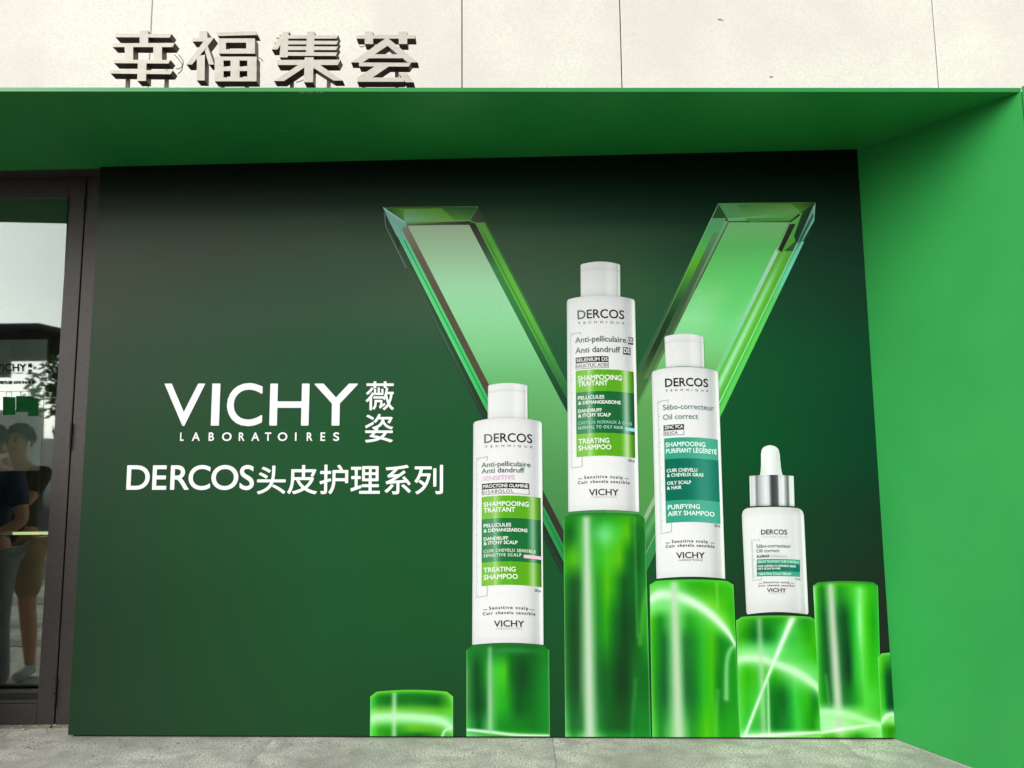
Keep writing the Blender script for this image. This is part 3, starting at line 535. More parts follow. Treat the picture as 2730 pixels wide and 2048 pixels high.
pillar(2167, 2188, 2340, 2351, 1561, 1549, 1968,
       [(0, [(0, (170, 236, 160)), (.12, (60, 180, 30)), (.5, (90, 204, 30)), (.85, (60, 190, 30)), (1, (60, 190, 50))]),
        (.06, [(0, (200, 246, 200)), (.06, (70, 190, 50)), (.14, (20, 130, 44)), (.26, (110, 200, 90)), (.4, (40, 160, 40)), (.6, (90, 206, 70)), (.72, (150, 240, 150)), (.85, (80, 200, 30)), (1, (60, 190, 60))]),
        (.25, [(0, (150, 230, 140)), (.06, (60, 180, 50)), (.15, (6, 90, 42)), (.27, (150, 180, 140)), (.36, (10, 90, 42)), (.48, (10, 104, 44)), (.6, (50, 190, 60)), (.7, (170, 246, 170)), (.8, (90, 210, 40)), (.9, (50, 180, 20)), (1, (60, 190, 80))]),
        (.55, [(0, (110, 214, 80)), (.08, (30, 150, 44)), (.18, (6, 84, 40)), (.29, (186, 196, 180)), (.38, (10, 90, 44)), (.5, (4, 80, 42)), (.6, (60, 190, 70)), (.72, (120, 226, 110)), (.86, (70, 200, 20)), (1, (70, 200, 70))]),
        (.76, [(0, (90, 200, 60)), (.1, (30, 150, 50)), (.2, (14, 100, 46)), (.3, (170, 206, 160)), (.4, (16, 110, 46)), (.55, (40, 160, 50)), (.75, (110, 220, 90)), (1, (90, 210, 70))]),
        (.85, [(0, (180, 246, 180)), (.3, (190, 246, 190)), (.6, (140, 230, 120)), (1, (90, 200, 50))]),
        (.93, [(0, (190, 246, 190)), (.3, (210, 250, 200)), (.6, (170, 236, 150)), (1, (150, 230, 130))]),
        (1, [(0, (110, 210, 60)), (.2, (60, 180, 20)), (.35, (120, 206, 70)), (.6, (40, 160, 20)), (.8, (110, 210, 90)), (1, (170, 236, 160))])],
       [('L', [(.27, .03), (.31, .95)], [7.5, 10], (206, 206, 196), .8), ('L', [(0, .965), (.3, .945), (1, .905)], [3, 4, 2.5], (240, 255, 240), .98), ('L', [(.02, .83), (.35, .84), (.7, .88), (1, .92)], 9, (200, 248, 196), .7), ('L', [(.13, .6), (.16, .78)], 5, (110, 220, 80), .3)],
       label='printed green glass pillar without a bottle, near the green side panel', rim=((46, 120, 50), .012), lift=.0032)
pillar(2339, 2351, 2377, 2388, 1754, 1740, 1968,
       [(0, [(0, (130, 220, 90)), (.5, (90, 200, 50)), (1, (80, 190, 60))]),
        (.3, [(0, (110, 216, 80)), (.3, (60, 180, 40)), (.6, (16, 110, 50)), (1, (20, 90, 48))]),
        (.6, [(0, (110, 216, 80)), (.3, (70, 190, 60)), (.6, (10, 104, 48)), (1, (10, 84, 50))]),
        (.78, [(0, (140, 230, 120)), (1, (180, 240, 170))]),
        (.9, [(0, (90, 200, 70)), (.6, (70, 160, 0)), (1, (60, 170, 20))]),
        (1, [(0, (110, 210, 80)), (.6, (60, 160, 20)), (1, (80, 190, 50))])],
       [('L', [(0, .8), (.5, .73), (1, .72)], 7, WHT, .9)], ns=20, nt=60, label='printed green glass pillar cut off by the poster edge', rim=((120, 220, 90), .02), cut=True, lift=.0036)

# ---- printed bottles -------------------------------------------------------
WROW = [(0, (208, 214, 211)), (.03, (232, 235, 233)), (.12, (238, 239, 238)), (.3, (240, 240, 240)), (.6, (234, 234, 235)), (.78, (222, 223, 224)), (.88, (198, 200, 203)), (.935, (208, 211, 211)), (.965, (240, 246, 241)), (.985, (240, 248, 242)), (1, (206, 222, 208))]
def dim(row, k, tint=(1, 1, 1)): return [(a, tuple(c[i]*k*tint[i] for i in range(3))) for a, c in row]
class Bottle:
    pass
def curved_band(pr, B, x0, x1, y0, y1, rgb_rows, lift, ns=40, nt=10, ops=()):
    s_, t_ = ST(ns, nt); ym = y0+(y1-y0)*t_; xa, xb = (x0, x1) if not callable(x0) else (x0(ym), x1(ym))
    x = xa+(xb-xa)*s_; y = ym+B.sag*((x-B.xc(ym))/B.hw(ym))**2
    c = interp_rows(rgb_rows, s_, t_); pr.add(np.stack([x, y], 1), gridf(ns, nt), c, lift)
def make_bottle(cap, body, sag, label):
    # cap: (xl_top, xr_top, y_edge, y_center, xl_bot, xr_bot, y_bot); body: (xl, xr, y_shoulder_edge, y_shoulder_center, xl_b, xr_b, y_bottom)
    B = Bottle(); xl, xr, ye, yc, xlb, xrb, yb = body; B.sag = sag
    B.L = lambda y: xl+(xlb-xl)*(y-ye)/(yb-ye); B.R = lambda y: xr+(xrb-xr)*(y-ye)/(yb-ye)
    B.xc = lambda y: (B.L(y)+B.R(y))/2; B.hw = lambda y: (B.R(y)-B.L(y))/2
    q = Print(); s_, t_ = ST(60, 60); u = 2*s_-1
    top = ye-(ye-yc)*(1-np.abs(u)**2.6)+5*np.clip((np.abs(u)-.95)/.05, 0, 1)**2
    bot = yb+3-5.5*(1-u**2); y = top+(bot-top)*t_
    q.add(np.stack([B.L(y)+(B.R(y)-B.L(y))*s_, y], 1), gridf(60, 60), interp_rows([(0, dim(WROW, .95)), (.03, dim(WROW, .985)), (.3, WROW), (.85, WROW), (.96, dim(WROW, .985)), (1, dim(WROW, .94))], s_, t_), .0040)
    bo = q.obj('printed_bottle', poster, label=label)
    q = Print(); cl, cr_, cye, cyc, clb, crb, cyb = cap; s_, t_ = ST(40, 24); u = 2*s_-1
    top = cye-(cye-cyc)*(1-u**2)+2*np.clip((np.abs(u)-.93)/.07, 0, 1)**2; bot = cyb+3-4*(1-u**2)
    y = top+(bot-top)*t_; f_ = (y-cye)/(cyb-cye)
    row = [(0, (214, 218, 216)), (.04, (236, 237, 236)), (.3, (234, 235, 234)), (.6, (226, 227, 226)), (.72, (236, 237, 237)), (.88, (222, 224, 224)), (.93, (196, 202, 200)), (.97, (232, 240, 234)), (1, (206, 222, 210))]
    c = interp_rows([(0, dim(row, .98)), (.06, row), (.17, dim(row, .985)), (.20, dim(row, .93)), (.23, row), (.7, row), (.9, dim(row, .98)), (1, dim(row, .9))], s_, t_)
    xl_ = cl+(clb-cl)*f_; xr_ = cr_+(crb-cr_)*f_
    q.add(np.stack([xl_+(xr_-xl_)*s_, y], 1), gridf(40, 24), c, .0044); q.obj('cap', bo)
    B.o = bo; return B
def hl(rgb, left=.55, right=.5, lx=.2, rx=.86, k=.0):        # label colour across: glow at the left, white streak at the right
    c = np.array(rgb, float); w = np.array((240, 250, 236), float); out = []
    for s_ in np.linspace(0, 1, 33):
        a = left*(.45 if s_ < lx else 1)*np.exp(-((s_-lx)/(.09 if s_ > lx else .30))**2)
        b_ = right*np.exp(-((s_-rx)/.055)**2)
        d = 1-.25*np.exp(-((s_-1)/.08)**2)-.05*(s_ > .5)
        cc = c*d; cc = cc*(1-a)+w*a; cc = cc*(1-b_)+w*b_; out.append((float(s_), tuple(cc)))
    return out
def plain(rgb, light=(170, 225, 205), a0=.3, rx=.72, w=.22):
    c = np.array(rgb, float); out = []
    for s_ in np.linspace(0, 1, 33):
        a = a0*np.exp(-((s_-rx)/w)**2); out.append((float(s_), tuple(c*(1-a)+np.array(light, float)*a)))
    return out
def line(pr, pts, w, rgb, lift):
    for a, b_ in zip(pts[:-1], pts[1:]):
        a = np.array(a, float); b_ = np.array(b_, float); n_ = np.array([-(b_-a)[1], (b_-a)[0]]); n_ = n_/np.hypot(*n_)*w/2
        pr.add([a+n_, b_+n_, b_-n_, a-n_], [(0, 1, 2, 3)], rgb, lift)
def ticks(pr, B, xa, y0, y1, n_, rgb, w=6, xs=0., wd=1.1):
    for k in range(n_+1):
        y = y0+(y1-y0)*k/n_; x = xa+xs*(y-y0); ww = w*(1.7 if k % 8 == 0 else 1)
        yy = lambda q: y+B.sag*((q-B.xc(y))/B.hw(y))**2
        line(pr, [(x, yy(x)), (x+ww, yy(x+ww))], wd, rgb, .0052)
def left_fade(xl, xr, pale=(150, 152, 152), amt=.7):
    def f(x, c):
        a = amt*(1-np.clip((x-xl)/(xr-xl), 0, 1)); return c*(1-a)[:, None]+np.array(pale, float)*a[:, None]
    return f
DKT = (30, 32, 34)
def wp(B, y): return (B.xc(y), B.hw(y), B.sag)
GREEN1, GREEN2 = (92, 176, 22), (18, 112, 52)

# left bottle (pink stripe)
B = make_bottle((1301.3, 1406, 1028, 1021.5, 1300.5, 1406.5, 1116), (1262, 1445, 1126, 1114.5, 1259, 1449, 1716), 7.5, 'printed white shampoo bottle, lowest of the tall ones, with a pink stripe on its green label')
q = Print()
def lab(B, xl0, xl1, xr0, xr1, ya, yb_):
    return (lambda y: xl0+(xl1-xl0)*(y-ya)/(yb_-ya)), (lambda y: xr0+(xr1-xr0)*(y-ya)/(yb_-ya))
XA, XB = lab(B, 1284.3, 1284, 1441.5, 1443.8, 1321, 1563)
for (ya, yb_, c) in ((1321, 1381, GREEN1), (1381, 1496.5, GREEN2), (1496.5, 1559, GREEN1)):
    curved_band(q, B, XA, XB, ya, yb_, [(0, hl(c)), (1, hl(c))], .0048)
curved_band(q, B, 1396.5, 1443.2, 1477, 1486, [(0, plain((240, 196, 216), a0=0)), (1, plain((240, 196, 216), a0=0))], .0052, 10, 2)
curved_band(q, B, 1284.6, 1411, 1286.5, 1302, [(0, [(0, (34, 34, 36)), (.35, (70, 72, 74)), (.6, (12, 12, 14)), (1, (40, 40, 42))])]*1+[(1, [(0, (34, 34, 36)), (.35, (70, 72, 74)), (.6, (12, 12, 14)), (1, (40, 40, 42))])], .0048, 20, 2)
q.obj('label_print', B.o)
q = Print(); TX = lambda *a, **k: text(q, *a, lift=.0054, warp=wp(B, a[3]), **k)
TX('DERCOS', 1291, 1419, 1178.5, 23.5, DKT, bold=.35, shade=left_fade(1305, 1345)); TX('TECHNIQUE', 1292.5, 1418.5, 1191.5, 5.6, (120, 122, 124), spacing=2.3, bold=.15)
AD = (44, 84, 66)
TX('Anti-pelliculaire', 1283.4, 1414, 1243, 13.5, AD, bold=.14, shade=left_fade(1290, 1345)); TX('Anti dandruff', 1283.4, 1398, 1259.5, 13.5, AD, bold=.14, shade=left_fade(1290, 1345))
TX('SENSITIVE', 1284, 1372.5, 1279, 12.5, (232, 188, 222), bold=.5, shade=left_fade(1284, 1330, (244, 226, 238)))
TX('PIROCTONE OLAMINE', 1287.5, 1408, 1299, 9.3, (238, 238, 238), bold=.34); TX('BISABOLOL', 1286.5, 1369, 1313.5, 9, (120, 118, 122), spacing=1.25, bold=.1, shade=left_fade(1290, 1330, (190, 188, 192)))
WH = (240, 244, 238)
TX('SHAMPOOING', 1289.4, 1410, 1349, 13, WH, bold=.45); TX('TRAITANT', 1289.4, 1374, 1364.8, 13, WH, bold=.45)
TX('PELLICULES', 1289.6, 1363, 1403.5, 9.4, WH, bold=.34); TX('& DÉMANGEAISONS', 1289.6, 1406.5, 1417, 9.4, WH, bold=.34)
TX('DANDRUFF', 1289.6, 1355, 1439, 9.4, WH, bold=.34); TX('& ITCHY SCALP', 1289.6, 1380, 1450.5, 9.4, WH, bold=.34)
TX('CUIR CHEVELU SENSIBLE', 1289.6, 1428, 1471, 8.6, (222, 236, 218), bold=.3, spacing=1.25); TX('SENSITIVE SCALP', 1289.6, 1390, 1483, 8.6, (222, 236, 218), bold=.3, spacing=1.25)
TX('TREATING', 1289.6, 1375, 1523.5, 13, WH, bold=.45); TX('SHAMPOO', 1289.6, 1381, 1543, 13.4, WH, bold=.45)
TX('200 ml', 1425, 1441.5, 1573, 7.5, (120, 122, 124), bold=.15)
SS = (64, 66, 70)
TX('Sensitive scalp', 1304, 1408.5, 1623.5, 8.5, SS, bold=.3, spacing=1.35); TX('Cuir chevelu sensible', 1287, 1427, 1637, 8.5, SS, bold=.3, spacing=1.35)
TX('VICHY', 1317, 1397.5, 1670.5, 17.2, DKT, bold=.3); TX('LABORATOIRES', 1323.5, 1392, 1677.3, 4.2, (140, 142, 146), spacing=1.7)
for (a, b_) in ((1288, 1298.5), (1413, 1425)): line(q, [(a, 1622+B.sag*((a-1354)/92)**2), (b_, 1622+B.sag*((b_-1354)/92)**2)], 1.5, SS, .0054)
TK = (164, 168, 168)
line(q, [(1268.8, 1224.5), (1299.2, 1216.8), (1299.2, 1227.5)], 1.3, TK, .0054); line(q, [(1267.8, 1592.8), (1298.6, 1588.5), (1298.6, 1562)], 1.3, TK, .0054)
ticks(q, B, 1268.8, 1227-5, 1588-6, 72, TK, w=3.4)
for a, b_ in (((1284.6, 1304.5), (1411, 1303.5)), ((1284.6, 1319.5), (1411, 1318))):
    pass
curved_band(q, B, 1284.6, 1411, 1315.5, 1316.6, [(0, [(0, (120, 120, 124)), (1, (60, 60, 64))]), (1, [(0, (120, 120, 124)), (1, (60, 60, 64))])], .0052, 16, 1)
line(q, [(1285.2, 1305), (1285.2, 1320)], 1.1, (120, 120, 124), .0053); line(q, [(1410.5, 1304), (1410.5, 1318.5)], 1.1, (70, 70, 74), .0053)
q.obj('lettering', B.o)

# middle bottle (tallest place)
B = make_bottle((1547.5, 1653, 706, 698, 1548, 1653.5, 790), (1511, 1692.5, 800, 789, 1515, 1704, 1362), 8, 'printed white anti dandruff shampoo bottle, highest of the four, with a green label')
q = Print(); XA, XB = lab(B, 1534.7, 1537, 1689, 1693.5, 986, 1217)
for (ya, yb_, c) in ((985, 1043, GREEN1), (1043, 1154, (20, 104, 52)), (1154, 1215, GREEN1)):
    curved_band(q, B, XA, XB, ya, yb_, [(0, hl(c, .6, .62)), (1, hl(c, .6, .62))], .0048)
curved_band(q, B, 1666, 1692.3, 1136, 1145, [(0, plain((156, 218, 216), a0=0)), (1, plain((156, 218, 216), a0=0))], .0052, 10, 2)
BK = [(0, (40, 40, 42)), (.45, (96, 98, 100)), (.75, (14, 14, 16)), (1, (24, 24, 26))]
curved_band(q, B, 1534.7, 1622, 950, 965.5, [(0, BK), (1, BK)], .0048, 20, 2)
for (a, b_, y0, y1) in ((1673.8, 1688, 894, 913.5), (1660.7, 1680.7, 922.5, 942)):
    BK2 = [(0, (70, 72, 74)), (.5, (40, 40, 42)), (1, (90, 92, 94))]; curved_band(q, B, a, b_, y0, y1, [(0, BK2), (1, BK2)], .0048, 8, 2)
q.obj('label_print', B.o)
q = Print(); TX = lambda *a, **k: text(q, *a, lift=.0054, warp=wp(B, a[3]), **k)
TX('DERCOS', 1539.5, 1664, 848.5, 23.5, DKT, bold=.35, shade=left_fade(1548, 1590)); TX('TECHNIQUE', 1540.5, 1664, 862, 5.8, (120, 122, 124), spacing=2.3, bold=.15)
AD = (60, 76, 74)
TX('Anti-pelliculaire', 1533.2, 1669, 911, 15.5, AD, bold=.14, shade=left_fade(1540, 1600)); TX('DS', 1675.3, 1686.5, 909.5, 13, (226, 228, 228), bold=.4)
TX('Anti dandruff', 1533.4, 1653.5, 939, 15.5, AD, bold=.14, shade=left_fade(1540, 1600)); TX('DS', 1663, 1678.5, 938, 13, (232, 232, 232), bold=.4)
TX('SELENIUM DS', 1536.5, 1620, 962.3, 9.4, (236, 236, 236), bold=.34); TX('SALICYLIC ACID', 1536, 1620, 977.5, 9.2, (104, 104, 108), bold=.15, shade=left_fade(1540, 1585, (186, 186, 190)))
TX('SHAMPOOING', 1540.5, 1657.5, 1013, 14, WH, bold=.45); TX('TRAITANT', 1540.5, 1620.5, 1028, 13.4, WH, bold=.45)
TX('PELLICULES', 1540.5, 1611, 1063, 9.4, WH, bold=.34); TX('& DÉMANGEAISONS', 1541.5, 1654.5, 1076.5, 9.4, WH, bold=.34)
TX('DANDRUFF', 1540.8, 1604, 1098, 9.4, WH, bold=.34); TX('& ITCHY SCALP', 1541.5, 1628.5, 1110.5, 9.4, WH, bold=.34)
TX('CHEVEUX NORMAUX À GRAS', 1541.5, 1684, 1129.5, 8.6, (150, 206, 186), bold=.3, spacing=1.2); TX('NORMAL TO OILY HAIR', 1541.5, 1661, 1142.5, 8.6, (176, 222, 206), bold=.3, spacing=1.2)
TX('TREATING', 1542, 1624.5, 1181, 13.6, WH, bold=.45); TX('SHAMPOO', 1542, 1630, 1198.5, 13.6, WH, bold=.45)
TX('200 ml', 1674.5, 1691, 1227, 7.5, (120, 122, 124), bold=.15)
TX('Sensitive scalp', 1557, 1660, 1275, 8.5, SS, bold=.3, spacing=1.35); TX('Cuir chevelu sensible', 1540, 1678, 1287.5, 8.5, SS, bold=.3, spacing=1.35)
for (a, b_) in ((1541, 1551), (1665, 1676)): line(q, [(a, 1273+B.sag*((a-1609)/93)**2), (b_, 1273+B.sag*((b_-1609)/93)**2)], 1.5, SS, .0054)
TX('VICHY', 1570, 1649, 1320.5, 17.2, DKT, bold=.3); TX('LABORATOIRES', 1577, 1644, 1327, 4., (160, 162, 166), spacing=1.7)
line(q, [(1519, 892), (1547.5, 887), (1547.5, 894)], 1.2, TK, .0054); line(q, [(1522, 1248.7), (1551.6, 1244), (1551.6, 1217)], 1.2, TK, .0054)
ticks(q, B, 1519.3, 895-5, 1244-6, 72, TK, w=3.4, xs=.008)
curved_band(q, B, 1534.7, 1622, 980.2, 981.3, [(0, [(0, (130, 130, 134)), (1, (60, 60, 64))]), (1, [(0, (130, 130, 134)), (1, (60, 60, 64))])], .0052, 16, 1)
line(q, [(1535.2, 968), (1535.2, 986)], 1.1, (120, 120, 124), .0053); line(q, [(1621.6, 965.5), (1621.6, 981.5)], 1.1, (70, 70, 74), .0053)
q.obj('lettering', B.o)

# right tall bottle (teal)
B = make_bottle((1771, 1875, 898, 890.5, 1774.5, 1877.5, 978), (1737, 1914.5, 992, 979, 1750, 1933, 1540), 7.5, 'printed white oil correcting shampoo bottle with a teal label')
q = Print(); TE1, TE2 = (52, 160, 132), (0, 106, 84)
XA, XB = lab(B, 1769.8, 1775.3, 1913, 1920.5, 1166, 1393)
for (ya, yb_, c) in ((1166, 1222, TE1), (1222, 1332.5, TE2), (1332.5, 1391.5, TE1)):
    rr = plain(c, a0=.28 if c == TE2 else .22); curved_band(q, B, XA, XB, ya, yb_, [(0, rr), (1, rr)], .0048)
BK = [(0, (26, 26, 28)), (.6, (20, 20, 22)), (1, (10, 10, 12))]
curved_band(q, B, 1768.7, 1823, 1131, 1145.5, [(0, BK), (1, BK)], .0048, 14, 2)
q.obj('label_print', B.o)
q = Print(); TX = lambda *a, **k: text(q, *a, lift=.0054, warp=wp(B, a[3]), **k)
TX('DERCOS', 1772.8, 1887.5, 1030, 22.5, (22, 24, 26), bold=.5); TX('TECHNIQUE', 1773.5, 1887.5, 1042.5, 5.6, (110, 112, 116), spacing=2.3, bold=.15)
AD = (92, 126, 134)
TX('Sébo-correcteur', 1767, 1903, 1091, 14.5, AD, bold=.14); TX('Oil correct', 1767, 1861, 1117, 14.5, AD, bold=.14)
TX('ZINC PCA', 1771, 1821, 1142, 9.2, (240, 240, 240), bold=.34); TX('SILICA', 1771, 1806, 1156.5, 8.6, (92, 94, 98), bold=.15, spacing=1.1)
WH3 = (228, 246, 238)
TX('SHAMPOOING', 1774, 1880.5, 1190, 12.6, WH3, bold=.45); TX('PURIFIANT LÉGÈRETÉ', 1775.2, 1910.5, 1207, 12.6, WH3, bold=.45)
TX('CUIR CHEVELU', 1777, 1859, 1257.5, 9.4, WH3, bold=.34); TX('& CHEVEUX GRAS', 1778, 1875, 1270, 9.4, WH3, bold=.34)
TX('OILY SCALP', 1778, 1842.5, 1290.5, 9.4, WH3, bold=.34); TX('& HAIR', 1778, 1817, 1303.5, 9.4, WH3, bold=.34)
TX('PURIFYING', 1780, 1866, 1356.5, 12.8, WH3, bold=.45); TX('AIRY SHAMPOO', 1780, 1905, 1374, 12.8, WH3, bold=.45)
TX('200 ml', 1904, 1918.5, 1400.5, 7.2, (120, 122, 124), bold=.15)
TX('Sensitive scalp', 1790.5, 1886.5, 1446, 8.2, SS, bold=.35, spacing=1.35); TX('Cuir chevelu sensible', 1774, 1904, 1457.5, 8.2, SS, bold=.35, spacing=1.35)
for (a, b_) in ((1774, 1785.5), (1893, 1904)): line(q, [(a, 1444.5+B.sag*((a-1838)/91)**2), (b_, 1444.5+B.sag*((b_-1838)/91)**2)], 1.5, SS, .0054)
TX('VICHY', 1802.5, 1878.5, 1488, 16.4, (22, 24, 26), bold=.3); TX('LABORATOIRES', 1808.5, 1872.5, 1494.8, 4.2, (70, 72, 76), spacing=1.7, bold=.15)
TK3 = (150, 172, 170)
line(q, [(1751, 1072.5), (1780.5, 1066), (1780.5, 1075)], 1.3, TK3, .0054); line(q, [(1760, 1422.5), (1789.5, 1418), (1789.5, 1393)], 1.3, TK3, .0054)
ticks(q, B, 1751.5, 1076-5, 1416-5, 78, TK3, w=4.2, xs=.025)
curved_band(q, B, 1768.9, 1823, 1158.5, 1159.6, [(0, [(0, (90, 92, 94)), (1, (60, 60, 64))]), (1, [(0, (90, 92, 94)), (1, (60, 60, 64))])], .0052, 12, 1)
line(q, [(1769.4, 1148), (1769.4, 1163.5)], 1.1, (90, 90, 94), .0053); line(q, [(1822.5, 1145.5), (1822.5, 1160)], 1.1, (70, 70, 74), .0053)
q.obj('lettering', B.o)

# dropper bottle
zs = lambda x, y: (1960+x/3.3863, 1170+y/3.3863)
B = Bottle(); B.sag = 4.5
yT, yB = 1170+615/3.3863, 1170+1580/3.3863
B.L = lambda y: 1960+(58+(100-58)*(y-1371)/(1636-1371))/3.3863; B.R = lambda y: 1960+(618+(660-618)*(y-1371)/(1636-1371))/3.3863
B.xc = lambda y: (B.L(y)+B.R(y))/2; B.hw = lambda y: (B.R(y)-B.L(y))/2
q = Print(); s_, t_ = ST(60, 60); u = np.abs(2*s_-1)
top = yT+np.where(u > .74, 20*(1-np.sqrt(np.clip(1-((u-.74)/.26)**2, 0, 1)))**1.0+2.5, 2.5*(u/.74)**2); bot = yB+2-7*(1-(2*s_-1)**2)-6*np.clip((u-.95)/.05, 0, 1)**2
y = top+(bot-top)*t_
c = interp_rows([(0, dim(WROW, .93)), (.1, dim(WROW, .99)), (.8, dim(WROW, .98)), (1, dim(WROW, .92))], s_, t_)
c = paint(c, np.stack([s_, t_], 1), [('L', [(.87, .08), (.86, .95)], .05, (250, 252, 252), .45)])
q.add(np.stack([B.L(y)+(B.R(y)-B.L(y))*s_, y], 1), gridf(60, 60), c, .0040)
B.o = q.obj('printed_bottle', poster, label='printed small white dropper bottle with a silver collar, furthest right of the bottles')
q = Print(); s_, t_ = ST(30, 40)
hwb = np.interp(t_, [0, .03, .08, .15, .3, .5, .7, .85, 1], [.0, .42, .68, .84, .93, .95, .99, 1.04, 1.16])*30.5/1.16*1.02
xcb = 1960+np.interp(t_, [0, 1], [312, 324])/3.3863; yb0, yb1 = 1170+57/3.3863, 1170+338/3.3863
q.add(np.stack([xcb+(2*s_-1)*hwb, yb0+(yb1-yb0)*t_], 1), gridf(30, 40), interp_rows([(0, [(0, (236, 242, 238)), (1, (232, 240, 234))]), (.3, [(0, (238, 244, 240)), (.35, (246, 248, 246)), (.7, (232, 236, 234)), (.92, (206, 214, 210)), (1, (224, 240, 230))]), (1, [(0, (214, 222, 218)), (.4, (244, 246, 244)), (.8, (216, 222, 220)), (1, (210, 228, 218))])], s_, t_), .0042)
q.obj('rubber_bulb', B.o)
q = Print(); s_, t_ = ST(50, 12); u = 2*s_-1
SIL = [(0, (226, 234, 228)), (.04, (206, 214, 210)), (.115, (226, 232, 228)), (.125, (176, 180, 182)), (.16, (120, 124, 128)), (.2, (168, 172, 176)), (.28, (206, 210, 212)), (.36, (232, 236, 238)), (.43, (212, 216, 218)), (.47, (110, 112, 116)), (.5, (58, 60, 64)), (.6, (78, 80, 84)), (.645, (120, 122, 126)), (.66, (214, 218, 220)), (.76, (232, 236, 236)), (.8, (170, 176, 176)), (.86, (96, 100, 102)), (.875, (70, 74, 76)), (.885, (214, 226, 218)), (.96, (226, 238, 230)), (1, (206, 226, 212))]
y0 = 1170+336/3.3863-3*(1-u**2); y1 = 1170+610/3.3863-2*(1-u**2)
xl_ = 1960+(127+6*t_)/3.3863; xr_ = 1960+(526+8*t_)/3.3863
q.add(np.stack([xl_+(xr_-xl_)*s_, y0+(y1-y0)*t_], 1), gridf(50, 12), interp_rows([(0, dim(SIL, .94)), (.06, SIL), (.9, SIL), (1, dim(SIL, .86))], s_, t_), .0046); q.obj('silver_collar', B.o)
q = Print()
for (y0, y1, c) in ((1085, 1128, TE1), (1128, 1196, (10, 104, 88)), (1196, 1240, TE1)):
    rr = plain(c, a0=.12); curved_band(q, B, 1960+193/3.3863, 1960+583/3.3863, 1170+y0/3.3863-.6, 1170+y1/3.3863-.6, [(0, rr), (1, rr)], .0048, 30, 3)
curved_band(q, B, 1960+195/3.3863, 1960+300/3.3863, 1170+1043/3.3863, 1170+1068/3.3863, [(0, BK), (1, BK)], .0048, 8, 2)
GB = [(0, (176, 180, 180)), (1, (184, 188, 188))]; curved_band(q, B, 1960+300/3.3863, 1960+464/3.3863, 1170+1043/3.3863, 1170+1068/3.3863, [(0, GB), (1, GB)], .0048, 8, 2)
q.obj('label_print', B.o)
q = Print()
def TZ(body, a, b_, base, cap, rgb, **k): text(q, body, 1960+a/3.3863, 1960+b_/3.3863, 1170+base/3.3863-1, cap, rgb, lift=.0054, warp=wp(B, 1170+base/3.3863), **k)
TZ('DERCOS', 232, 467, 866, 13.2, DKT, bold=.3); TZ('TECHNIQUE', 234, 468, 894, 4.4, (150, 152, 156), spacing=2.3)
TZ('Sébo-correcteur', 188, 500, 984, 9.6, (120, 144, 150), bold=.35); TZ('Oil correct', 188, 398, 1027, 9.6, (120, 144, 150), bold=.35)
TZ('ZINC PCA', 199, 296, 1064, 5.2, (230, 230, 230), bold=.3); TZ('NIACINAMIDE', 305, 460, 1064, 5.2, (240, 240, 240), bold=.3)
TZ('SÉRUM TRAITANT CUIR CHEVELU', 200, 572, 1120, 6.4, (190, 232, 216), bold=.3); TZ('CUIR CHEVELU & CHEVEUX GRAS', 200, 545, 1158, 5.6, (226, 240, 234), bold=.3); TZ('OILY SCALP & HAIR', 200, 408, 1182, 5.6, (226, 240, 234), bold=.3)
TZ('TREATING SCALP SERUM', 205, 502, 1230, 6.2, (206, 238, 226), bold=.3); TZ('50 ml', 540, 583, 1270, 5.4, (130, 132, 134), bold=.1)
TZ('Sensitive scalp', 252, 485, 1306, 5.6, SS, bold=.2, spacing=1.35); TZ('Cuir chevelu sensible', 207, 532, 1334, 5.6, SS, bold=.2, spacing=1.35)
TZ('VICHY', 285, 458, 1386, 10.4, DKT, bold=.3); TZ('LABORATOIRES', 300, 448, 1399, 2.8, (160, 162, 164), spacing=1.7)
for (a, b_) in ((210, 242), (497, 530)): line(q, [zs(a, 1303), zs(b_, 1303)], 1., SS, .0054)
line(q, [zs(132, 918), zs(220, 910), zs(220, 932)], 1., TK3, .0054); line(q, [zs(148, 1278), zs(236, 1270), zs(236, 1244)], 1., TK3, .0054)
ticks(q, B, zs(140, 0)[0], zs(0, 935)[1]-3, zs(0, 1265)[1]-3, 34, TK3, w=4.5, xs=.04, wd=.9)
q.obj('lettering', B.o)

# ---- poster lettering -------------------------------------------------------
zv = lambda x: 300+x/2.3284
zw = lambda y: 980+y/2.3284
WL = (250, 251, 249)
brand = None
def letters(name, items, label, box=False):
    head = bpy.data.objects.new(name, None); COL.objects.link(head); head.parent = poster; head['label'] = label
    for (ch, a, b_, base, cap, bold) in items:
        q = Print(); text(q, ch, zv(a), zv(b_), zw(base), cap/2.3284, WL, bold=bold, lift=.0030, res=6, fit='box' if box or ord(ch[0]) > 1000 else 'cap'); q.obj('letter', head)
letters('brand_lettering', [('V', 314, 566, 361, 261, 1.2), ('I', 611, 662, 361, 261, .1), ('C', 707, 928, 361, 261, 1.7), ('H', 974, 1218, 361, 261, 1.6), ('Y', 1250, 1520, 361, 261, 1.4)], 'big white brand word on the left half of the poster')
letters('brand_subtitle', [(c, a, a+w, 456, 53, .7) for c, a, w in (('L', 420, 23), ('A', 493, 50), ('B', 597, 34), ('O', 680, 60), ('R', 784, 36), ('A', 862, 50), ('T', 946, 40), ('O', 1026, 60), ('I', 1133, 10), ('R', 1206, 36), ('E', 1291, 30), ('S', 1370, 38))], 'small widely spaced white word under the brand word')
letters('chinese_brand', [('薇', 1571, 1748, 266, 180, .8), ('姿', 1567, 1742, 466, 178, .8)], 'two white Chinese characters one above the other right of the brand word')
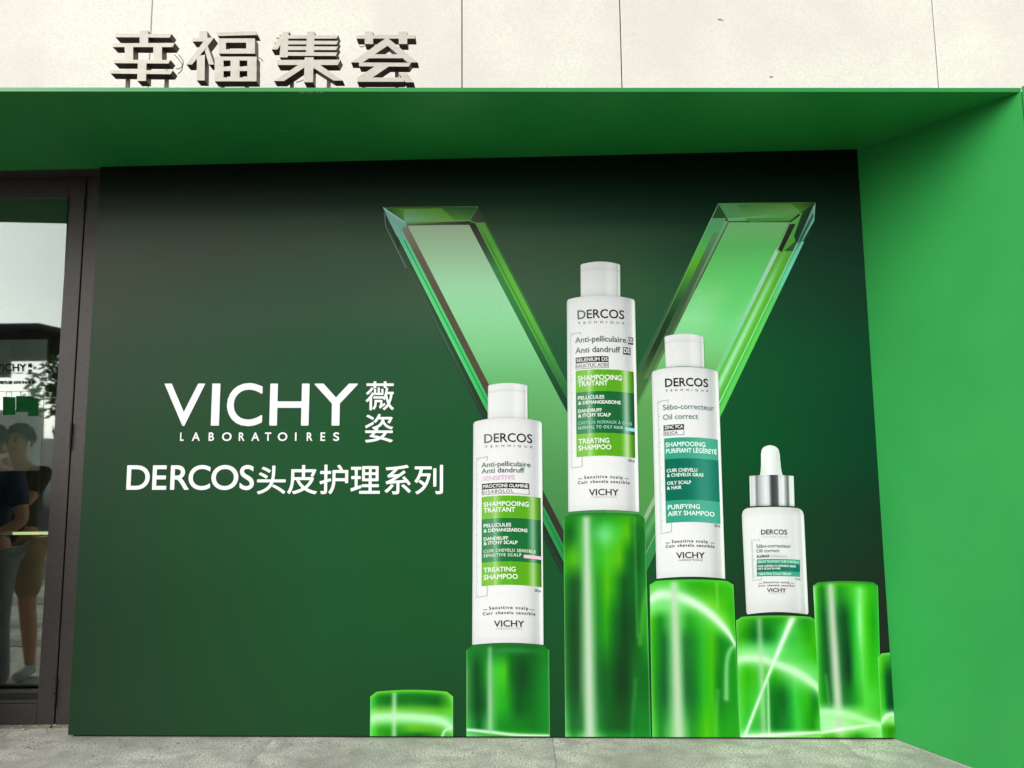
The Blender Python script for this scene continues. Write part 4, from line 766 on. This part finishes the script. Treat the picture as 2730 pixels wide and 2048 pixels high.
letters('range_lettering', [('D', 86, 230, 759, 152, 1.2), ('E', 246, 334, 759, 152, 1.2), ('R', 358, 475, 759, 152, 1.2), ('C', 470, 606, 759, 152, 1.2), ('O', 612, 780, 759, 152, 1.2), ('S', 788, 878, 759, 152, 1.2),
        ('头', 896, 1074, 787, 178, 1.1), ('皮', 1084, 1270, 787, 182, 1.1), ('护', 1284, 1462, 787, 184, 1.1), ('理', 1477, 1660, 784, 172, 1.1), ('系', 1688, 1853, 788, 184, 1.1), ('列', 1874, 2052, 788, 184, 1.1)], 'lower white line of lettering mixing Latin and Chinese')

# ------------------------------------------------------------------ metal sign characters on the canopy
SY = 3.84; SD = .0575
za = lambda x, y: (250+x/4.9156, 40+y/4.9156)
zb = lambda x, y: (700+x/4.9156, 40+y/4.9156)
def rect(x0, y0, x1, y1): return [(x0, y0), (x1, y0), (x1, y1), (x0, y1)]
def sign(z, polys, posts, label, cables=()):
    P = [[Vector((float(q[0]), float(q[2]))) for q in (aty(np.array(z(*p)[0]), np.array(z(*p)[1]), SY) for p in poly)] for poly in polys]
    vs = []; fs = []
    for poly in P:
        ar = sum(poly[i].x*poly[(i+1) % len(poly)].y-poly[(i+1) % len(poly)].x*poly[i].y for i in range(len(poly)))
        if ar < 0: poly.reverse()
        fs.append(list(range(len(vs), len(vs)+len(poly)))); vs += poly
    v, e, f, ov, oe, of = delaunay_2d_cdt(vs, [], fs, 0, 1e-5)
    f = [t_ for t_, o_ in zip(f, of) if len(o_)]
    used = sorted({i for t_ in f for i in t_}); mp = {k: i for i, k in enumerate(used)}
    f = [tuple(mp[i] for i in t_) for t_ in f]; v = [v[i] for i in used]
    cx = (min(q.x for q in v)+max(q.x for q in v))/2; zb_ = 3.535
    root = empty('sign_character', (cx, SY, zb_), label=label, cat='sign character', group='metal sign characters standing on the canopy')
    n_ = len(v); V3 = [(q.x-cx, 0, q.y-zb_) for q in v]+[(q.x-cx, SD, q.y-zb_) for q in v]
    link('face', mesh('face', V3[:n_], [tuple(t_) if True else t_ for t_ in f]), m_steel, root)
    cnt = {}
    for t_ in f:
        for a, b_ in ((t_[0], t_[1]), (t_[1], t_[2]), (t_[2], t_[0])): cnt[(a, b_)] = cnt.get((a, b_), 0)+1
    edges = [(a, b_) for (a, b_) in cnt if (b_, a) not in cnt]
    sides = [(a, a+n_, b_+n_, b_) for a, b_ in edges]
    link('return_edges', mesh('return_edges', V3, sides+[tuple(reversed([i+n_ for i in t_])) for t_ in f]), m_steel_shade, root)
    for (x, y) in posts:
        p = aty(np.array(z(x, y)[0]), np.array(z(x, y)[1]), SY+SD)
        MB().box(p[0]-cx-.009, p[0]-cx+.009, SD-.016, SD-.002, -.004, p[2]-zb_).obj('support_post', m_steel_shade, root)
    for cpts in cables:
        pts = [aty(np.array(z(*c)[0]), np.array(z(*c)[1]), SY+SD*.9) for c in smooth_curve(cpts, 14)]
        MB().tube([(p[0]-cx, p[1]-SY, p[2]-zb_) for p in pts], .0022, 6).obj('cable', m_cable, root, smooth=True)
sign(za, [[(282, 243), (1022, 250), (990, 298), (282, 291)], rect(600, 205, 713, 380), [(247, 372), (1063, 366), (1030, 421), (247, 421)], rect(405, 415, 516, 592), rect(780, 415, 893, 592),
          [(265, 585), (1008, 590), (975, 637), (265, 632)], [(578, 625), (690, 625), (684, 865), (568, 865)], [(218, 720), (1037, 728), (1005, 777), (218, 768)]],
     [(466, 740), (972, 740)], 'leftmost grey metal character on the canopy, four bars on a stem, loose cable', [[(1055, 520), (1120, 590), (1160, 660), (1150, 730), (1100, 772)], [(1110, 520), (1165, 590), (1170, 650), (1130, 700), (1080, 708)]])
sign(za, [rect(1385, 212, 1488, 310), [(1293, 300), (1575, 298), (1528, 348), (1293, 348)], [(1440, 345), (1528, 348), (1575, 298), (1492, 408), (1287, 650), (1213, 650)], [(1352, 540), (1456, 520), (1452, 860), (1348, 858)], [(1455, 470), (1492, 405), (1576, 650), (1508, 650)],
          [(1603, 230), (2122, 212), (2140, 262), (1625, 276)], rect(1637, 308, 2112, 363), rect(1637, 450, 2112, 507), rect(1637, 308, 1731, 507), rect(1998, 308, 2112, 507),
          rect(1586, 546, 2135, 597), rect(1586, 678, 2135, 735), rect(1584, 820, 2128, 870), rect(1584, 546, 1700, 870), rect(1792, 546, 1910, 870), rect(2012, 546, 2132, 870)],
     [(1700, 860), (2020, 860)], 'second metal character from the left on the canopy, a square grid beside a slanting stroke', [[(2150, 560), (2190, 575), (2215, 610)]])
sign(zb, [[(275, 222), (352, 222), (195, 452), (118, 452)], [(240, 275), (340, 222), (340, 265), (328, 556), (222, 556), (235, 380)], [(330, 265), (993, 268), (968, 310), (330, 310)], [(330, 338), (992, 340), (966, 386), (330, 386)], [(325, 410), (990, 414), (962, 460), (325, 460)], [(325, 486), (978, 490), (958, 537), (325, 535)],
          [(582, 220), (682, 220), (672, 500), (568, 500)], [(552, 556), (670, 556), (660, 882), (542, 882)], [(195, 590), (1022, 586), (985, 656), (195, 656)], [(470, 654), (560, 654), (545, 690), (280, 866), (148, 866)], [(660, 654), (745, 650), (1052, 860), (930, 860), (662, 690)]],
     [(395, 800), (875, 800)], 'third metal character from the left on the canopy, four bars over spreading legs', [[(440, 885), (500, 868), (540, 850)]])
sign(zb, [rect(1230, 262, 2000, 310), rect(1338, 218, 1449, 381), rect(1785, 218, 1896, 381), [(1607, 311), (1652, 311), (2035, 623), (1905, 623), (1637, 404), (1312, 623), (1160, 623)], [(1465, 515), (1795, 515), (1870, 567), (1385, 567)],
          [(1265, 623), (1947, 627), (1912, 677), (1265, 673)], [(1475, 670), (1662, 670), (1432, 826), (1236, 826)], rect(1238, 820, 1850, 876), [(1785, 766), (1892, 760), (1982, 882), (1875, 882), (1835, 840)]],
     [(1765, 660), (1330, 850)], 'rightmost metal character on the canopy, a roof shape over a zigzag stroke', [[(1270, 405), (1300, 420), (1340, 405)]])

# ------------------------------------------------------------------ door
GY = 4.99
door = empty('glass_door', (-2.845, GY, 0), label='dark metal framed glass door left of the poster, reflecting two people, a dark awning and sky', cat='door')
dl = lambda x: x+2.845
XD0 = -3.90
MB().box(dl(-2.957), dl(-2.848), -.03, .03, .004, 3.52).obj('stile', m_frame, door, bevel=.003)
MB().box(dl(XD0), dl(XD0+.11), -.03, .03, .004, 3.52).obj('stile', m_frame, door, bevel=.003)
MB().box(dl(XD0+.112), dl(-2.9575), -.03, .03, .004, .128).obj('bottom_rail', m_frame, door, bevel=.003)
MB().box(dl(XD0+.112), dl(-2.9575), -.03, .03, 3.37, 3.52).obj('top_rail', m_frame, door, bevel=.003)
MB().box(dl(XD0+.112), dl(-2.958), -.022, .022, .1285, .15).obj('glazing_bead', m_hinge, door, bevel=.002)
MB().box(dl(XD0+.112), dl(-2.958), -.012, .02, .1505, .188).obj('drip_channel', m_frame2, door)
MB().box(dl(XD0+.112), dl(-2.958), -.020, .02, .1885, .205).obj('glazing_bead', m_hinge, door, bevel=.002)
gp = MB().box(dl(XD0+.105), dl(-2.955), -.003, .003, -1.59, 1.59).obj('glass_pane', m_glass, door)
gp.location = (0, .005, 1.785); gp.rotation_euler = (-.0, 0, 0); gp.rotation_euler.x = .03
for z0, z1 in ((3.277, 3.425), (1.70, 1.864), (.104, .284)):
    h = MB().tube([(dl(-2.848), -.042, z0), (dl(-2.848), -.042, (z0+z1)/2-.003)], .0105, 12).tube([(dl(-2.848), -.042, (z0+z1)/2+.003), (dl(-2.848), -.042, z1)], .0105, 12)
    h.box(dl(-2.866), dl(-2.850), -.036, -.031, z0, z1); h.obj('hinge', m_hinge, door)
# vinyl lettering on the pane
pane_n = [0]
def decal(name, items):
    vs = []; fs = []
    for (body, a, b_, base, cap, bold, box) in items:
        v, f = glyph_mesh(body, 1, 3); lo, hi = v[:, 0].min(), v[:, 0].max(); X = a+bold+(v[:, 0]-lo)/(hi-lo)*(b_-a-2*bold)
        yl, yh = v[:, 1].min(), v[:, 1].max(); Yp = base-bold-(v[:, 1]-yl)/(yh-yl)*(cap-2*bold) if box else base-v[:, 1]/CAPH*cap
        for k, (ox, oy) in enumerate([(0, 0)]+([(bold, 0), (-bold, 0), (0, bold), (0, -bold)] if bold else [])):
            P = aty(X+ox, Yp+oy, GY-.004); n0 = len(vs)
            tilt = (P[:, 2]-1.785)*math.tan(.03)
            vs += [(p_[0]+2.845, -.0015+.005-.003-.0012*1-tl-k*.00005, p_[2]) for p_, tl in zip(P, tilt)]; fs += [tuple(i+n0 for i in q_) for q_ in f]
    link(name, mesh(name, vs, fs), m_black, door)
decal('window_lettering', [('VICHY', -10, 72, 990.5, 19.5, .5, False), ('LABORATOIRES', -4, 64, 997.5, 4, 0, False), ('薇', 76.5, 88, 981, 12, .4, True), ('姿', 76, 87, 997, 12, .4, True), ('护理先驱', -12, 35, 1025, 9.5, .35, True), ('60', 38, 49.5, 1024, 8.5, .35, True), ('年专业根源', 50, 93, 1025, 9.5, .35, True)])
def pane_shape(name, polys, m, off):
    vs = []; fs = []
    for poly in polys:
        P = aty(np.array([q_[0] for q_ in poly], float), np.array([q_[1] for q_ in poly], float), GY-.004); n0 = len(vs)
        vs += [(p_[0]+2.845, -.0007-off-(p_[2]-1.785)*math.tan(.03), p_[2]) for p_ in P]; fs.append(tuple(n0+i_ for i_ in range(len(poly))))
    return link(name, mesh(name, vs, fs), m, door)
for k, (x0, x1, y0, y1) in enumerate(((9, 41, 1058, 1106), (44, 91, 1056, 1098), (76, 102.5, 1061, 1109))):
    bg_ = pane_shape('bag_graphic', [[(x0, y0), (x1, y0+1), (x1-.8, y1), (x0-1, y1+1)]], m_bag, .0002+.0003*k)
    xa, xb = x0+(x1-x0)*.25, x0+(x1-x0)*.72
    hg = pane_shape('handle_graphic', [[(xa, y0), (xa+1, y0), (xa+1, y0-12), (xa, y0-12)], [(xa, y0-13), (xb, y0-13), (xb, y0-12), (xa, y0-12)], [(xb-1, y0-12), (xb, y0-12), (xb, y0), (xb-1, y0)]], m_opp3, .0002)
    hg.parent = bg_
pane_shape('panel_outline', [[(116.6, 1044), (117.6, 1044), (114.4, 1180), (113.4, 1180)], [(0, 1043), (117.6, 1043), (117.6, 1044), (0, 1044)]], m_opp3, .0001)
frm = empty('door_frame', (-2.74, GY, 0), label='fixed dark metal post and head around the glass door', cat='door frame')
fl = lambda x: x+2.74
MB().box(fl(-2.838), fl(-2.60), -.032, .06, .002, 3.60).obj('post', m_frame, frm, bevel=.003)
MB().box(fl(-6.4), fl(-2.8385), -.03, .06, 3.535, 3.60).obj('head', m_frame, frm, bevel=.003)
MB().hexa([(fl(x), y-GY, z) for x, y, z in ((-6.4, back(-6.4)+.021, 3.496), (-2.632, back(-2.632)+.021, 3.496), (-2.632, 4.96, 3.515), (-6.4, 4.96, 3.515), (-6.4, back(-6.4)+.021, 3.61), (-2.632, back(-2.632)+.021, 3.61), (-2.632, 4.96, 3.61), (-6.4, 4.96, 3.61))]).obj('recess_lining', m_frame, frm)
MB().box(fl(-2.847), fl(-2.8385), .004, .06, .002, 3.53).obj('gap_seal', m_frame2, frm)
MB().box(fl(-6.4), fl(-2.8385), .03, .06, .0, .003).obj('floor_seal', m_frame2, frm)
sill = empty('door_sill', (-3.5, 4.9, 0), label='worn pale stone sill below the glass door', cat='sill')
MB().box(-3.0, .87, -.020, .12, -.05, .0035).obj('sill_stone', m_sill, sill, bevel=.004)
MB().box(-3.0, .87, -.036, -.021, -.05, -.002).obj('mortar_edge', m_bagh, sill, bevel=.002)
for k in range(26):
    x = random.uniform(.2, .86); y = random.uniform(-.03, .055); r = random.uniform(.002, .007)
    MB().box(x-r, x+r*1.5, y-r, y+r, .0036, .0036+r*.8).obj('mortar_crumb', random.choice([m_bagh, m_sill, m_frame2]), sill)
# next leaf, beyond the left edge of the frame
d2 = door.copy(); COL.objects.link(d2); d2.location.x = door.location.x-1.08; d2['label'] = 'second dark framed glass door leaf, further left beside the first'
for ch in list(door.children):
    if ch.name.startswith(('window_lettering', 'hinge')): continue
    c = ch.copy(); COL.objects.link(c); c.parent = d2
MB().box(fl(-6.4), fl(-5.0), -.03, .06, .002, 3.534).obj('side_panel', m_frame, frm)

# ------------------------------------------------------------------ shop interior seen through the glass
room = empty('shop_room', (-4, 7, 0), kind='structure')
MB().box(-2.4, 1.9, -1.9, 2.2, -.06, -.002).obj('shop_floor', m_roomf, room)
MB().box(-2.4, 1.9, 2.2, 2.3, 0, 3.6).obj('back_wall', m_room, room)
MB().box(1.4, 1.5, -1.92, 2.2, 0, 3.6).obj('inner_wall', m_room, room)
MB().box(-2.5, -2.4, -1.92, 2.3, 0, 3.6).obj('inner_wall', m_room, room)
MB().box(-2.5, 1.9, -1.92, 2.3, 3.61, 3.7).obj('shop_ceiling', m_room, room)
IY = 5.55
pan = empty('inside_panel', (-3.6, IY, 0), label='pale display panel standing inside the shop behind the glass door', cat='panel')
pr_ = float(aty(np.array(117.), np.array(1050.), IY)[0]); zt_ = float(aty(np.array(60.), np.array(905.), IY)[2]); zb2 = float(aty(np.array(60.), np.array(1255.), IY)[2])
MB().box(-4.5+3.6, pr_+3.6, .012, .03, zb2, zt_).obj('panel_sheet', m_panel, pan)
MB().box(pr_+3.6+.002, pr_+3.6+.014, .0, .035, 0, zt_+.02).obj('panel_edge', m_hinge, pan)
MB().box(-4.5+3.6, pr_+3.6, .012, .03, 0, zb2-.004).obj('panel_base', m_frame2, pan)
sh = empty('lit_shelf', (-3.6, 5.5, 0), label='low shelf with a glowing pale yellow edge inside the shop', cat='shelf')
a = aty(np.array(32.), np.array(1419.), 5.42); c_ = aty(np.array(190.), np.array(1425.), 5.42)
MB().box(-.9, float(c_[0])+3.6, -.06, .10, float(c_[2]), float(a[2])).obj('shelf_board', m_panel, sh)
MB().box(float(a[0])+3.6, float(c_[0])+3.6, -.072, -.0605, float(c_[2]), float(a[2])).obj('light_strip', m_strip, sh)
MB().box(-.9, float(c_[0])+3.6-.01, -.03, .10, 0, float(c_[2])-.002).obj('shelf_body', m_frame2, sh)

# ------------------------------------------------------------------ people (seen mirrored in the door)
m_skin = mat('skin', (226, 168, 136), .5, var=.06, scale=20)
m_hair = mat('dark_hair', (26, 20, 18), .85, var=.4, scale=90, spec=.1)
m_navy = mat('navy_cotton', (50, 66, 90), .8, var=.12, scale=12)
m_brown = mat('olive_brown_cotton', (84, 74, 58), .8, var=.15, scale=12)
m_jean = mat('pale_grey_trousers', (150, 152, 152), .8, var=.1, scale=12)
m_khaki = mat('tan_shorts', (190, 160, 124), .8, var=.1, scale=12)
m_shoe = mat('white_shoe', (200, 200, 196), .6)
m_eye = mat('eye', (24, 18, 16), .2)
m_phone = mat('dark_phone', (16, 16, 18), .25)
def skin_obj(name, verts, edges, radii, roots, m, parent, lv=2):
    me = bpy.data.meshes.new(name); me.from_pydata(verts, edges, []); me.update()
    o = link(name, me, m, parent)
    sk = o.modifiers.new('skin', 'SKIN'); sk.use_smooth_shade = True
    if not me.skin_vertices: me.skin_vertices.new()
    d = me.skin_vertices[0].data
    for i, r in enumerate(radii):
        d[i].radius = r if hasattr(r, '__len__') else (r, r); d[i].use_root = i in roots
    ss = o.modifiers.new('subsurf', 'SUBSURF'); ss.levels = lv; ss.render_levels = lv
    return o
def person(at, rz, arms, top_m, leg_m, shorts, label, hairy=1.):
    root = empty('person', at, rz, label=label, cat='person')
    V = []; E = []; Rr = []; idx = {}
    def add(n_, p_, r, par=None):
        idx[n_] = len(V); V.append(p_); Rr.append(r)
        if par: E.append((idx[par], idx[n_]))
    add('pelvis', (0, 0, .95), (.145, .105)); add('waist', (0, .01, 1.10), (.125, .09), 'pelvis'); add('chest', (0, 0, 1.30), (.15, .105), 'waist'); add('upper', (0, -.01, 1.42), (.11, .08), 'chest')
    add('neck', (0, .0, 1.50), .052, 'upper'); add('jaw', (0, .022, 1.565), (.058, .068), 'neck'); add('brow', (0, .012, 1.64), (.074, .088), 'jaw'); add('crown', (0, .0, 1.70), (.062, .074), 'brow')
    add('nose', (0, .108, 1.612), .013, 'brow')
    roots = {0}
    for sd, nm in ((-1, 'l'), (1, 'r')):
        A = arms[nm]
        add('sh'+nm, (sd*.165, -.01, 1.405), .058, 'upper'); add('el'+nm, A['elbow'], .041, 'sh'+nm); add('wr'+nm, A['wrist'], .027, 'el'+nm)
        w = Vector(A['wrist']); hd = Vector(A['hand']).normalized(); side = Vector(A['side']).normalized(); nrm = hd.cross(side).normalized()
        add('pa'+nm, tuple(w+hd*.055), (.036, .02), 'wr'+nm)
        for f_, (off, ln, up) in enumerate(((-.030, .072, .0), (-.010, .082, 0), (.011, .077, 0), (.030, .06, 0), (-.04, .05, 1))):
            b0 = w+hd*(.075 if not up else .03)+side*off*(.9 if not up else .9); curl = A.get('curl', .35)
            d1 = (hd*math.cos(curl)+nrm*math.sin(curl)) if not up else (hd*.6-side*.8).normalized()
            d2 = (hd*math.cos(curl*2.2)+nrm*math.sin(curl*2.2)) if not up else (hd*.85-side*.5).normalized()
            k = len(V); roots.add(k)
            V.extend([tuple(b0), tuple(b0+d1*ln*.55), tuple(b0+d1*ln*.55+d2*ln*.5)]); Rr.extend([.0092, .0085, .007]); E.extend([(k, k+1), (k+1, k+2)])
        add('hi'+nm, (sd*.088, 0, .90), (.092, .098), 'pelvis'); add('kn'+nm, (sd*.10, .02, .50), .056, 'hi'+nm); add('ca'+nm, (sd*.102, -.005, .34), .056, 'kn'+nm); add('an'+nm, (sd*.105, -.02, .09), .036, 'ca'+nm)
        add('he'+nm, (sd*.105, -.03, .04), .036, 'an'+nm); add('to'+nm, (sd*.12, .13, .03), (.04, .022), 'he'+nm)
    body = skin_obj('body', V, E, Rr, roots, m_skin, root)
    # shirt
    sv = [(0, 0, .86), (0, .01, 1.10), (0, 0, 1.30), (0, -.01, 1.425)]; sr = [(.165, .125), (.145, .11), (.17, .122), (.12, .092)]; se = [(0, 1), (1, 2), (2, 3)]
    for sd, nm in ((-1, 'l'), (1, 'r')):
        e_ = Vector(arms[nm]['elbow']); s0 = Vector((sd*.165, -.01, 1.405)); k = len(sv); sv += [tuple(s0), tuple(s0+(e_-s0)*.75)]; sr += [.072, .062]; se += [(3, k), (k, k+1)]
    skin_obj('shirt', sv, se, sr, {0}, top_m, root)
    tv = [(0, 0, .97)]; trd = [(.155, .118)]; te = []
    for sd in (-1, 1):
        k = len(tv); tv += [(sd*.09, 0, .88), (sd*.102, .02, .52)]; trd += [(.108, .112), .084 if shorts else .072]; te += [(0, k), (k, k+1)]
        if not shorts: tv += [(sd*.105, -.015, .10)]; trd += [.058]; te += [(k+1, k+2)]
    skin_obj('shorts' if shorts else 'trousers', tv, te, trd, {0}, leg_m, root)
    for sd in (-1, 1):
        skin_obj('shoe', [(sd*.105, -.045, .05), (sd*.11, .05, .045), (sd*.122, .14, .032)], [(0, 1), (1, 2)], [(.05, .048), (.05, .042), (.05, .03)], {0}, m_shoe, root, 2)
    # hair shell
    hv = []; hf = []; nu, nv_ = 40, 12; jit = [random.uniform(-.16, .16) for _ in range(40)]
    for j in range(nv_+1):
        for i in range(nu):
            a = 2*math.pi*i/nu; front_ = max(0, math.sin(a)); lim = 1.85-1.15*front_**.9+jit[i]; ph = lim*j/nv_
            rr = 1.02+.035*math.sin(7*a+j*1.3)+.09*random.random()*(j > 1); hv.append((math.sin(ph)*math.cos(a)*.080*rr, -.004+math.sin(ph)*math.sin(a)*.094*rr, 1.652+math.cos(ph)*.096*rr))
    for j in range(nv_):
        for i in range(nu): hf.append((j*nu+i, j*nu+(i+1) % nu, (j+1)*nu+(i+1) % nu, (j+1)*nu+i))
    o = link('hair', mesh('hair', hv, hf), m_hair, root, True); sm = o.modifiers.new('solid', 'SOLIDIFY'); sm.thickness = .006
    for sd in (-1, 1):
        MB().tube([(sd*.030, .083, 1.637), (sd*.030, .092, 1.637)], .0085, 8).obj('eye', m_eye, root)
        MB().tube([(sd*.018, .091, 1.657), (sd*.046, .082, 1.655)], .005, 6).obj('eyebrow', m_hair, root)
        MB().tube([(sd*.074, -.0, 1.59), (sd*.086, -.012, 1.615), (sd*.078, -.01, 1.645)], [.008, .014, .008], 8).obj('ear', m_skin, root, smooth=True)
    MB().tube([(-.022, .083, 1.572), (0, .089, 1.570), (.022, .083, 1.572)], .005, 6).obj('mouth', mat('lips', (150, 90, 80), .5), root)
    return root
A1 = {'l': dict(elbow=(-.27, .02, 1.12), wrist=(-.06, .20, 1.07), hand=(1, .12, -.12), side=(0, .3, 1), curl=.25), 'r': dict(elbow=(.27, .03, 1.13), wrist=(.10, .22, 1.00), hand=(-.9, .1, -.3), side=(0, .3, 1), curl=.25)}
A2 = {'l': dict(elbow=(-.20, .20, 1.20), wrist=(-.075, .235, 1.48), hand=(.2, -.1, 1), side=(-1, .2, .2), curl=.7), 'r': dict(elbow=(.20, .20, 1.20), wrist=(.075, .235, 1.48), hand=(-.2, -.1, 1), side=(1, .2, .2), curl=.7)}
pa_ = person((-3.60, 4.68, 0), .12, A1, m_navy, m_jean, False, 'person in a navy T-shirt with crossed forearms standing by the glass door')
ph_ = person((-3.73, 4.16, 0), .05, A2, m_brown, m_khaki, True, 'person in a dark olive top and tan shorts holding a phone up to the face')
pa_.scale = (1.07,)*3; ph_.scale = (1.07,)*3
phn = MB().box(-.075, .075, -.004, .004, -.036, .036).obj('phone', m_phone, bevel=.004); phn.location = (-3.73-.02, 4.16+.30, 1.705)
tag(phn, 'dark phone held up in both hands of the person in tan shorts', 'phone')

# ------------------------------------------------------------------ what stands across the plaza (mirrored in the glass)
opp = empty('opposite_building', (-14, -9, 0), label='pale building across the plaza, built low and open to mirror sky, with dark roof and awning', cat='building')  # facade opposite, shaped low and open so bright sky shows in the glass
ox = lambda x: x+14
for i in range(6):
    x0 = -38.2+i*4.4; MB().box(ox(x0+.01), ox(x0+4.39), -.4, 0, .5, 2.4).obj('wall_panel', m_opp, opp)
    MB().box(ox(x0+2.0), ox(x0+2.4), -.4, -.05, 2.401, 4.36).obj('column', m_opp, opp)
    MB().box(ox(x0+2.0), ox(x0+2.4), -7.6, -7.2, 0, 4.36).obj('column', m_opp, opp)
MB().box(ox(-38.2), ox(-11.8), -.45, -.05, 0, .49).obj('plinth', m_opp3, opp)
MB().box(ox(-38.4), ox(-11.6), -8.1, .25, 4.365, 4.52).obj('flat_roof', m_opp2, opp)
MB().box(ox(-24), ox(-12.0), .001, 1.3, 4.20, 4.34).obj('awning', m_opp2, opp)
MB().box(ox(-24), ox(-12.4), .002, .2, 3.2, 3.7).obj('sign_board', m_opp2, opp)
for k in range(14):
    MB().box(ox(-24), ox(-12.3), .26, .30, 3.22+k*.065, 3.26+k*.065).obj('slat', m_opp3, opp)
def tree(x, y, h, r, seed, label, zlo):
    R_ = random.Random(seed); root = empty('street_tree', (x, y, 0), label=label, cat='tree')
    tk = MB().tube([(0, 0, 0), (.03, .02, h*.35), (-.03, .03, h*.7)], [.09, .07, .03], 8)
    for k in range(6):
        a = k*1.05; tk.tube([(0, .02, h*.35+k*.1), (math.cos(a)*r*.6, math.sin(a)*r*.6, h*.6+k*.06)], [.035, .01], 6)
    tk.obj('trunk', m_bark, root, smooth=True)
    cl = [(R_.gauss(0, r*.5), R_.gauss(0, r*.5), R_.uniform(zlo, h), R_.uniform(.2, .42)) for _ in range(26)]; V = []; F = []
    for k in range(1500):
        c = R_.choice(cl); d = Vector((R_.gauss(0, 1), R_.gauss(0, 1), R_.gauss(0, 1))).normalized()*c[3]*R_.random()**.4; p_ = Vector(c[:3])+d
        u = Vector((R_.gauss(0, 1), R_.gauss(0, 1), R_.gauss(0, .5))).normalized(); w = u.orthogonal().normalized(); s_ = R_.uniform(.035, .075); b0 = len(V)
        V += [tuple(p_+u*s_), tuple(p_+w*s_*.5), tuple(p_-u*s_), tuple(p_-w*s_*.5)]; F.append((b0, b0+1, b0+2, b0+3))
    link('crown', mesh('crown', V, F), m_leaf, root)
tree(-7.15, -2.4, 2.9, .42, 1, 'small leafy street tree across from the glass door', 2.1)
